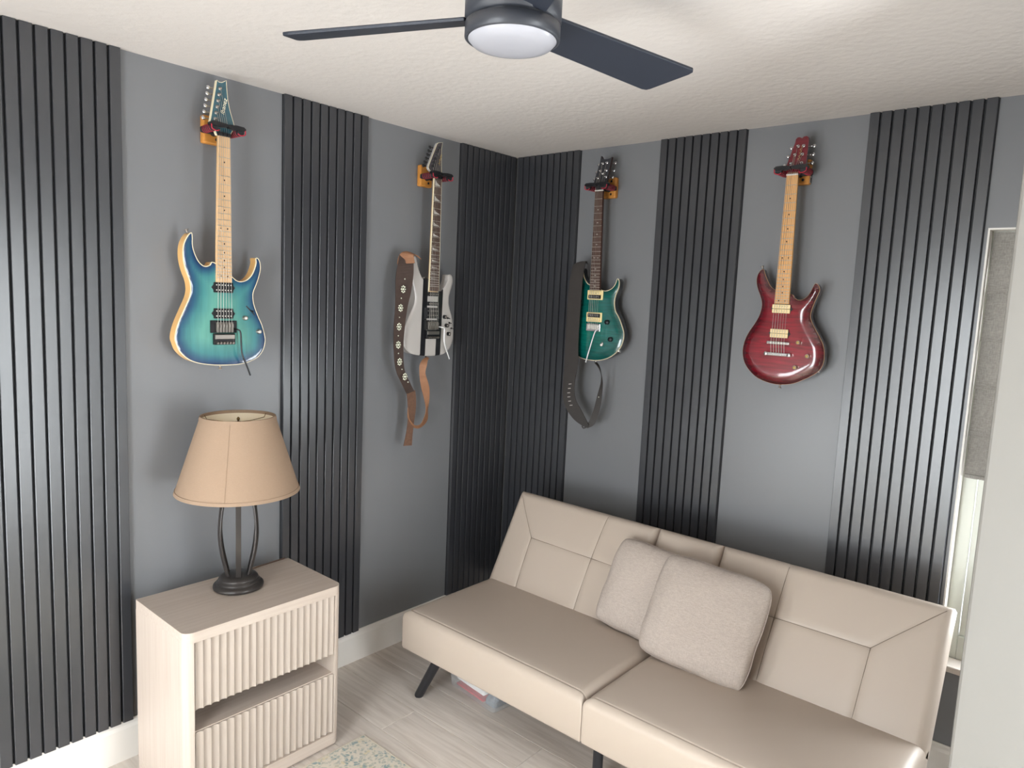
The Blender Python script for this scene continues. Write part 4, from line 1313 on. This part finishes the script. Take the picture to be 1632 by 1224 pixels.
head2 = [(-.0225, 2.227), (-.028, 2.245), (-.050, 2.258), (-.057, 2.268), (-.052, 2.282), (.000, 2.380), (.008, 2.389), (.037, 2.396), (.030, 2.370), (.027, 2.340), (.0255, 2.300), (.024, 2.262), (.0225, 2.227)]
t2 = [(-.034 + .0092*i, 2.276 + .0180*i, -1) for i in range(6)]
guitar(dict(wall='left', c=-.655, outline=G2, drop=.004, run=.0045, top=M['striped'], side=M['silver_side'], binding=None,
            nut=2.226, fbend=1.719, un=-.0035, ue=0, ubr=-.008, L=.648, frets=24, neck=M['neck_maple'], board=M['rosewood'], fb_binding=M['ivory'], inlay='fin', dot=M['pearl'],
            head=head2, head_face=mat('dark_metallic_head', srgb(72, 66, 70), .25, coat=.6), head_side=M['silver_side'], head_bind=M['ivory'], nut_mat=M['black_gloss'], lock_nut=True,
            tuners=t2, tuner_edge=lambda z, s: -.054 + (z - 2.272)*.50, tuner_mat=M['black_gloss'], button_mat=M['black_gloss'],
            buttons=[(-.126, 1.866, (-.3, 1)), (-.022, 1.4165, (0, -1))], button_hw=M['black_gloss'], hardware=hw2,
            label='silver white guitar with two black stripes, left of the room corner'))


# --- green guitar
def hw3(root, loc, cu, zbr, wf):
    humbucker(root, loc, .001, 1.735, wf + .001, .070, .035, M['black_matte'], M['chrome'], ears=False, ring=M['cream_plastic'], coils=(M['cream_plastic'], M['black_gloss']))
    humbucker(root, loc, .002, 1.630, wf + .001, .070, .035, M['black_matte'], M['chrome'], ears=False, ring=M['cream_plastic'], coils=(M['black_gloss'], M['cream_plastic']))
    b = MB().box(-.038, .042, -wf - .007, -wf + .001, 1.563, 1.600).build('tremolo_bridge', M['chrome'], root, loc=loc, bevel=.002)
    for k in range(6):
        uu = .002 + (-1 + 2*k/5)*.027
        MB().box(uu - .0044, uu + .0044, -wf - .012, -wf - .006, 1.572, 1.594).build('saddle', M['nickel_fret'], b, bevel=.001)
    MB().tube(smooth_open([(.040, -wf - .005, 1.578), (.036, -wf - .016, 1.572), (.025, -wf - .022, 1.560), (.006, -wf - .026, 1.49), (-.013, -wf - .028, 1.417)], 4), [.0027]*17, 10).build('whammy_bar', M['white_plain'], b)
    MB().lathe([(.0032, 0), (.0038, .003), (0, .005)], 10, (-.013, -wf - .028, 1.417), (-.15, 0, -1)).build('bar_tip', M['white_plain'], b)
    for (u, z) in ((.079, 1.610), (.103, 1.531)): knob(root, loc, u, z, wf, mat('clear_black_knob', srgb(20, 34, 36), .15), .0115, .014, M['black_gloss'])
    s = MB().lathe([(.008, 0), (.008, .003), (.005, .006), (0, .006)], 14, (.056, -wf, 1.507), (0, -1, 0)).build('toggle_switch', M['chrome'], root, loc=loc)
    MB().tube([(.056, -wf - .005, 1.507), (.064, -wf - .020, 1.502)], [.002, .006], 10).build('switch_tip', M['pearl'], s)
    MB().lathe([(.010, 0), (.010, .003), (.005, .004), (.005, .009), (0, .009)], 14, (.139, -.076, 1.478), (.72, 0, -.70)).build('output_jack', M['chrome'], root, loc=loc)


head3 = [(-.0205, 2.217), (-.032, 2.232), (-.047, 2.252), (-.041, 2.285), (-.031, 2.325), (-.024, 2.352), (-.022, 2.382), (-.014, 2.370), (.000, 2.364), (.018, 2.364), (.030, 2.367), (.039, 2.372), (.035, 2.340), (.031, 2.310), (.028, 2.275), (.024, 2.250), (.0205, 2.217)]
head3 = [(x - .0075 if z < 2.23 else x, z) for x, z in head3]
t3 = [(-.026, 2.279, -1), (-.015, 2.311, -1), (-.007, 2.345, -1), (.017, 2.347, 1), (.017, 2.312, 1), (.019, 2.281, 1)]
guitar(dict(wall='right', c=.618, outline=G3, drop=.007, run=.035, top=M['emerald'], side=M['dark_side'], binding=M['ivory'],
            nut=2.217, fbend=1.7575, un=-.0085, ue=-.0015, ubr=.003, L=.635, frets=24, neck=M['neck_dark'], board=M['rosewood'], fb_binding=None, inlay='bird', dot=M['pearl'],
            head=head3, head_face=mat('charcoal_head', srgb(50, 50, 54), .3), head_side=M['neck_dark'], head_bind=None, nut_mat=M['pearl'],
            tuners=t3, tuner_edge=lambda z, s: (.026 + (z - 2.28)*.1) if s > 0 else (-.042 + (z - 2.28)*.25), tuner_mat=M['chrome'], button_mat=M['chrome'],
            buttons=[(-.098, 1.861, (-.3, 1)), (.012, 1.4235, (0, -1))], button_hw=M['chrome'], hardware=hw3,
            label='emerald green guitar with cream pickups and whammy bar, right of the room corner'))


# --- red guitar
def hw4(root, loc, cu, zbr, wf):
    for z in (1.7065, 1.6095):
        humbucker(root, loc, -.0025, z, wf + .001, .071, .035, M['black_matte'], M['ivory'], ears=True, coils=(M['cream_pickup'], M['cream_pickup']))
    b = MB().box(-.048, .044, -wf - .015, -wf - .006, 1.566, 1.578).build('bridge', M['chrome'], root, loc=loc, bevel=.004, seg=3)
    for k in range(6): MB().box(-.002 + (-1 + 2*k/5)*.026 - .003, -.002 + (-1 + 2*k/5)*.026 + .003, -wf - .0175, -wf - .014, 1.568, 1.576).build('saddle', M['nickel_fret'], b, bevel=.0008)
    q = MB()
    for s in (-1, 1): q.cyl((-.002 + s*.040, -wf + .001, 1.572), (-.002 + s*.040, -wf - .010, 1.572), .005, 12)
    q.build('bridge_posts', M['chrome'], b)
    t = MB().box(-.050, .050, -wf - .016, -wf - .004, 1.5205, 1.5335).build('tailpiece', M['chrome'], root, loc=loc, bevel=.004, seg=3)
    q = MB()
    for s in (-1, 1): q.lathe([(.0085, -.001), (.0085, .016), (.006, .018), (0, .018)], 14, (s*.046, -wf, 1.527), (0, -1, 0))
    q.build('tailpiece_studs', M['chrome'], t)
    for (u, z) in ((.076, 1.579), (.115, 1.529), (.072, 1.481)): knob(root, loc, u, z, wf, M['chrome_warm'], .0088, .016, M['gold_print'])
    MB().lathe([(.009, 0), (.009, .003), (.005, .004), (.005, .008), (0, .008)], 14, (.150, -.076, 1.474), (.72, 0, -.70)).build('output_jack', M['chrome'], root, loc=loc)
    for i in range(6):
        f = -1 + 2*i/5
        MB().tube([(-.002 + f*.026, -wf - .0165, 1.572), (f*.026, -wf - .012, 1.533)], .0008, 5, caps=False).build('string', M['steel'], root, loc=loc)


M['chrome_warm'] = mat('warm_nickel', srgb(222, 212, 196), .25, .8)
head4 = [(-.0215, 2.219), (-.031, 2.240), (-.036, 2.252), (-.030, 2.275), (-.022, 2.305), (-.0115, 2.345), (-.010, 2.358), (-.004, 2.3645), (.004, 2.3645), (.013, 2.360), (.020, 2.3650), (.030, 2.366), (.037, 2.361), (.0395, 2.350), (.040, 2.300), (.0395, 2.262), (.036, 2.248), (.030, 2.240), (.0215, 2.219)]
head4 = [(x - .005 if z < 2.23 else x, z) for x, z in head4]
t4 = [(-.017, 2.265, -1), (-.006, 2.298, -1), (.002, 2.330, -1), (.023, 2.330, 1), (.022, 2.298, 1), (.023, 2.265, 1)]
red_head = finish('cherry_head', [(0.0, srgb(104, 22, 34)), (0.10, srgb(112, 28, 40))], .2, (6, 1, 60))
guitar(dict(wall='right', c=1.510, outline=G4, drop=.013, run=.042, top=M['cherry'], side=M['cherry_side'], binding=mat('tan_binding', srgb(206, 164, 116), .35),
            nut=2.219, fbend=1.727, un=-.005, ue=0, ubr=-.002, L=.648, frets=24, neck=M['neck_maple'], board=M['maple_gold'], fb_binding=None, inlay='dot', dot=M['dot'],
            bind_lip=-.0012, head=head4, head_face=red_head, head_side=M['cherry_side'], head_bind=None, nut_mat=M['pearl'], wstr=.1145,
            tuners=t4, tuner_edge=lambda z, s: .0395 if s > 0 else (-.033 + (z - 2.265)*.28), tuner_mat=M['chrome'], button_mat=M['chrome'],
            buttons=[(-.099, 1.860, (-.3, 1)), (.010, 1.4065, (0, -1))], button_hw=M['saddle'], hardware=hw4,
            label='cherry red flame top guitar with golden maple neck, nearest the window'))


# lettering and marks on the headstocks
def head_mark(gname_label, me, m_, u, z, ang, za, name='lettering'):
    root = [o for o in bpy.data.objects if o.get('label') == gname_label][0]
    head = [c for c in root.children if c.name.startswith('headstock')][0]
    me.materials.clear(); me.materials.append(m_)
    o = bpy.data.objects.new(name, me); COL.objects.link(o); o.parent = head
    w = 0.1005 - 0.10*(z - za)
    # local text plane (x, y) -> (u, z), facing -y, tilted with the head
    R_ = Matrix.Rotation(math.atan(.10), 4, 'X') @ Matrix.Rotation(math.pi/2, 4, 'X') @ Matrix.Rotation(ang, 4, 'Z')
    o.matrix_local = Matrix.Translation((u, -(w + .0006), z)) @ R_
    return o


head_mark('teal to blue burst guitar with natural wood edge above the lamp', text_mesh('Ibanez', .021, .25), M['white_print'], .0060, 2.288, math.radians(80), 2.213)
head_mark('silver white guitar with two black stripes, left of the room corner', text_mesh('Jackson', .0155, .3), M['gold_print'], .0125, 2.290, math.radians(78), 2.226)


def script_mark(pts, r):
    mb = MB().tube([(x, y, 0) for x, y in smooth_open(pts, 5)], r, 5)
    o = mb.build('tmp', M['gold_print']); me = o.data; bpy.data.objects.remove(o)
    return me


head_mark('cherry red flame top guitar with golden maple neck, nearest the window', script_mark([(0, 0), (.006, .006), (.010, -.002), (.016, .005), (.020, -.003), (.028, .004), (.033, -.004), (.040, .004), (.046, -.002), (.055, .003)], .0006), M['gold_print'], .012, 2.275, math.radians(82), 2.219, 'script_mark')
bird = MB(); bird.add([(x*.010, y*.010, 0) for x, y in ((-1, .9), (-.35, .2), (0, .5), (.3, .3), (1.0, 1.1), (.55, 0), (.6, -.8), (.1, -.5), (-.5, -.9), (-.45, -.1))], [tuple(range(10))])
ob = bird.build('tmp', M['pearl']); bme = ob.data; bpy.data.objects.remove(ob)
head_mark('emerald green guitar with cream pickups and whammy bar, right of the room corner', bme, M['pearl'], -.001, 2.297, 0, 2.217, 'bird_emblem')

# ------------------------------------------------------------------ wall hangers
def hanger(wall, c, label, sticker=False):
    left = wall == 'left'
    root = empty('guitar_hanger', (0, c, 2.195) if left else (c, 0, 2.195), math.pi/2 if left else 0)
    tag(root, label, 'guitar hanger', 'wooden guitar hangers on the grey walls')
    Z = 2.195
    lc = (0, 0, -Z)
    MB().box(-.037, .037, -.0265, -.0005, 2.195, 2.291).build('wood_block', M['wood_block'], root, loc=lc, bevel=.006, seg=2)
    for z in (2.213, 2.273):
        MB().lathe([(.0055, 0), (.005, .0016), (.002, .002), (0, .0012)], 12, (0.012, -.0265, z), (0, -1, 0)).build('screw', M['black_gloss'], root, loc=lc)
    MB().tube([(0, -.0265, 2.236), (0, -.045, 2.236)], [.014, .012], 16).build('arm_socket', M['black_matte'], root, loc=lc)
    mb = MB()
    mb.obox((0, -.052, 2.234), (.115, 0, 0), (0, .020, 0), (0, 0, .022))
    mb.build('yoke', M['black_matte'], root, loc=lc, bevel=.006)
    for s in (-1, 1):
        u = s*.047
        p = MB().tube([(u, -.055, 2.234), (u, -.132, 2.234)], .0125, 18).build('padded_prong', M['black_matte'], root, loc=lc)
        for k in range(5):
            y = -.066 - k*.012
            MB().lathe([(.0125, 0), (.0136, .0005), (.0136, .0016), (.0125, .0021)], 18, (u, y, 2.234), (0, -1, 0)).build('foam_ring', M['red_foam'], p)
        # swing-over lock: a dark leaf in front of the neck with a red lined lip under it
        g = MB()
        ol = [(u - s*.045, 2.240), (u - s*.046, 2.250), (u - s*.015, 2.253), (u + s*.010, 2.252), (u + s*.018, 2.246), (u + s*.016, 2.238), (u - s*.02, 2.236)]
        g.prism(ol, -.116, -.136); g.build('lock_leaf', M['black_gloss'], root, loc=lc, bevel=.003)
        MB().tube(smooth_open([(u + s*.014, -.137, 2.240), (u + s*.012, -.138, 2.226), (u - s*.004, -.138, 2.221), (u - s*.014, -.137, 2.226)], 4), .0022, 8).build('red_lip', M['red_foam'], p)
    if sticker:
        st = MB().box(.0372, .0378, -.022, -.004, 2.200, 2.226).build('sticker', M['pearl'], root, loc=lc)
        MB().box(.0372, .0379, -.022, -.004, 2.228, 2.256).build('sticker', mat('navy_sticker', srgb(52, 58, 84), .4), root, loc=lc)
        q = MB()
        for k in range(7): q.box(.0379, .0381, -.0205 + k*.0023, -.0195 + k*.0023, 2.203, 2.222)
        q.build('printed_bars', M['black_matte'], st)
    return root


hanger('left', -1.671, 'oak block hanger holding the teal burst guitar')
hanger('left', -.658, 'oak block hanger holding the striped silver guitar')
hanger('right', .612, 'oak block hanger holding the green guitar')
hanger('right', 1.507, 'oak block hanger with stickers holding the red guitar', True)

# ------------------------------------------------------------------ straps
def ribbon(Lp, Rp, th=.003, sub=5):
    """Lp, Rp: edge polylines (3D)"""
    Lp, Rp = smooth_open(Lp, sub), smooth_open(Rp, sub)
    n = len(Lp); mb = MB(); vs = []
    for i in range(n):
        a, b = Vector(Lp[i]), Vector(Rp[i])
        j0, j1 = max(0, i - 1), min(n - 1, i + 1)
        t = (Vector(Lp[j1]) + Vector(Rp[j1]) - Vector(Lp[j0]) - Vector(Rp[j0])).normalized()
        nn = (b - a).cross(t).normalized()*th/2
        vs += [a + nn, b + nn, b - nn, a - nn]
    mb.add(vs, [(i*4 + k, i*4 + (k + 1) % 4, (i + 1)*4 + (k + 1) % 4, (i + 1)*4 + k) for i in range(n - 1) for k in range(4)] + [(0, 1, 2, 3), tuple(range(4*n - 4, 4*n))], 0, False)
    return mb


M['brown_leather'] = mat('dark_brown_leather', srgb(66, 52, 46), .55, noise=(40, .25))
M['tan_leather'] = mat('tan_leather', srgb(146, 104, 76), .6, noise=(30, .18))
M['tooled'] = mat('tooled_brown_leather', srgb(104, 76, 60), .6, noise=(70, .45), bump=(120, .6, .002))
M['black_leather'] = mat('black_leather', srgb(56, 52, 50), .5, noise=(30, .14), bump=(200, .2, .001))
M['concho'] = mat('pale_concho', srgb(222, 224, 204), .25, .5)
C2 = -.655
st2 = empty('guitar_strap', (0, C2, 1.004), math.pi/2)
tag(st2, 'brown leather strap with silver conchos hanging from the striped guitar', 'strap')
q = lambda pts, w: [(y - C2, -(w[i] if isinstance(w, (list, tuple)) else w), z) for i, (y, z) in enumerate(pts)]
sl2 = (0, 0, -1.004)
L_ = [(-.887, 1.775), (-.895, 1.705), (-.899, 1.640), (-.906, 1.558), (-.903, 1.453), (-.883, 1.362), (-.832, 1.283), (-.806, 1.248)]
R_ = [(-.802, 1.783), (-.815, 1.710), (-.832, 1.645), (-.846, 1.558), (-.849, 1.452), (-.834, 1.362), (-.788, 1.292), (-.762, 1.258)]
LT = [(-.847, 1.872), (-.863, 1.838)] + L_
RT = [(-.790, 1.872), (-.797, 1.842)] + R_
wl = [.072, .085, .100, .110, .115, .118, .118, .112, .104, .100]
wr = [.105, .112, .118, .120, .120, .120, .118, .112, .104, .100]
ribbon(q(LT, wl), q(RT, wr)).build('band', M['brown_leather'], st2, loc=sl2)
ribbon(q([(-.760, 1.872), (-.795, 1.887), (-.830, 1.884), (-.853, 1.862), (-.868, 1.828)], [.086, .080, .074, .074, .083]), q([(-.752, 1.858), (-.775, 1.872), (-.797, 1.873), (-.797, 1.858), (-.795, 1.838)], [.112, .110, .112, .114, .118])).build('end_tab', M['tan_leather'], st2, loc=sl2)
for (y, z) in ((-.861, 1.72), (-.873, 1.638), (-.879, 1.555), (-.881, 1.475), (-.871, 1.399), (-.838, 1.331)):
    c = MB()
    wq = .122
    c.lathe([(.006, .0), (.006, .003), (.003, .0045), (0, .005)], 12, (y - C2, -wq, z), (0, -1, 0))
    for k in range(8):
        a = k*math.pi/4
        c.lathe([(.0042, 0), (.0036, .002), (0, .003)], 8, (y - C2 + .0105*math.cos(a), -wq, z + .0135*math.sin(a)), (0, -1, 0))
    c.build('concho', M['concho'], st2, loc=sl2)
for (y, z) in ((-.853, 1.765), (-.870, 1.680), (-.878, 1.596), (-.882, 1.515), (-.878, 1.437), (-.856, 1.365), (-.818, 1.305)):
    MB().lathe([(.0032, 0), (.0025, .002), (0, .003)], 10, (y - C2, -.121, z), (0, -1, 0)).build('stud', M['concho'], st2, loc=sl2)
ribbon(q([(-.806, 1.252), (-.800, 1.215), (-.797, 1.175), (-.795, 1.125), (-.803, 1.065), (-.817, 1.008)], .100), q([(-.757, 1.262), (-.750, 1.220), (-.750, 1.172), (-.757, 1.120), (-.764, 1.062), (-.768, 1.004)], .100)).build('tail', M['tooled'], st2, loc=sl2)
# thin tan loop from the lower strap button, twisting down and round under the band
ribbon(q([(-.672, 1.412), (-.705, 1.400), (-.727, 1.378), (-.724, 1.340), (-.716, 1.300), (-.706, 1.262), (-.688, 1.210), (-.678, 1.165), (-.690, 1.125), (-.725, 1.097), (-.766, 1.103), (-.795, 1.140), (-.800, 1.185)], [.080, .088, .094, .090, .088, .088, .090, .092, .094, .104, .108, .106, .104]),
       q([(-.664, 1.404), (-.686, 1.398), (-.699, 1.376), (-.703, 1.340), (-.682, 1.300), (-.666, 1.262), (-.661, 1.210), (-.661, 1.165), (-.656, 1.108), (-.705, 1.080), (-.752, 1.086), (-.790, 1.128), (-.796, 1.178)], [.088, .104, .112, .108, .102, .098, .094, .086, .078, .088, .094, .096, .098])).build('loop', M['tan_leather'], st2, loc=sl2)

C3 = .618
st3 = empty('guitar_strap', (C3, 0, 1.095), 0)
tag(st3, 'wide black leather strap hanging from the green guitar', 'strap')
sl3 = (0, 0, -1.095)
q3 = lambda pts, w: [(x - C3, -(w[i] if isinstance(w, (list, tuple)) else w), z) for i, (x, z) in enumerate(pts)]
L3 = [(.494, 1.877), (.487, 1.809), (.483, 1.72), (.481, 1.608), (.482, 1.496), (.483, 1.375), (.481, 1.268), (.495, 1.193), (.546, 1.132), (.604, 1.100)]
R3 = [(.567, 1.893), (.563, 1.824), (.561, 1.722), (.559, 1.612), (.559, 1.502), (.563, 1.398), (.548, 1.306), (.558, 1.232), (.604, 1.163), (.636, 1.112)]
ribbon(q3(L3, [.118, .128, .130, .130, .130, .130, .130, .128, .122, .115]), q3(R3, [.120, .128, .132, .132, .132, .130, .130, .128, .122, .115]), .0035).build('band', M['black_leather'], st3, loc=sl3)
ribbon(q3([(.500, 1.880), (.528, 1.890), (.555, 1.893)], [.118, .110, .092]), q3([(.562, 1.888), (.566, 1.884), (.562, 1.880)], [.122, .112, .094]), .003).build('end_tab', M['black_leather'], st3, loc=sl3)
for k, (x, z) in enumerate(((.524, 1.300), (.521, 1.278), (.519, 1.256), (.521, 1.236), (.527, 1.216), (.537, 1.197))):
    MB().obox((x, -.1325, z), (.016, 0, .003), (0, .0008, 0), (0, 0, .0035)).build('slit', mat('pale_slit', srgb(176, 172, 166), .6), st3, loc=(-C3, 0, -1.095))
ribbon(q3([(.626, 1.418), (.650, 1.402), (.668, 1.370), (.677, 1.325), (.664, 1.255), (.652, 1.190), (.632, 1.130), (.606, 1.098)], [.075, .080, .086, .094, .100, .104, .108, .112]),
       q3([(.634, 1.412), (.656, 1.396), (.675, 1.368), (.690, 1.322), (.690, 1.250), (.682, 1.185), (.660, 1.118), (.625, 1.094)], [.095, .098, .098, .100, .100, .102, .104, .106]), .003).build('loop', M['black_leather'], st3, loc=sl3)
MB().lathe([(.0035, 0), (.003, .0015), (0, .002)], 10, (.676 - C3, -.105, 1.252), (0, -1, 0)).build('stud', M['concho'], st3, loc=sl3)
MB().tube(smooth_open([(.598 - C3, -.118, 1.100), (.614 - C3, -.126, 1.094), (.632 - C3, -.118, 1.104)], 4), .0028, 8).build('buckle_loop', M['black_leather'], st3, loc=sl3)
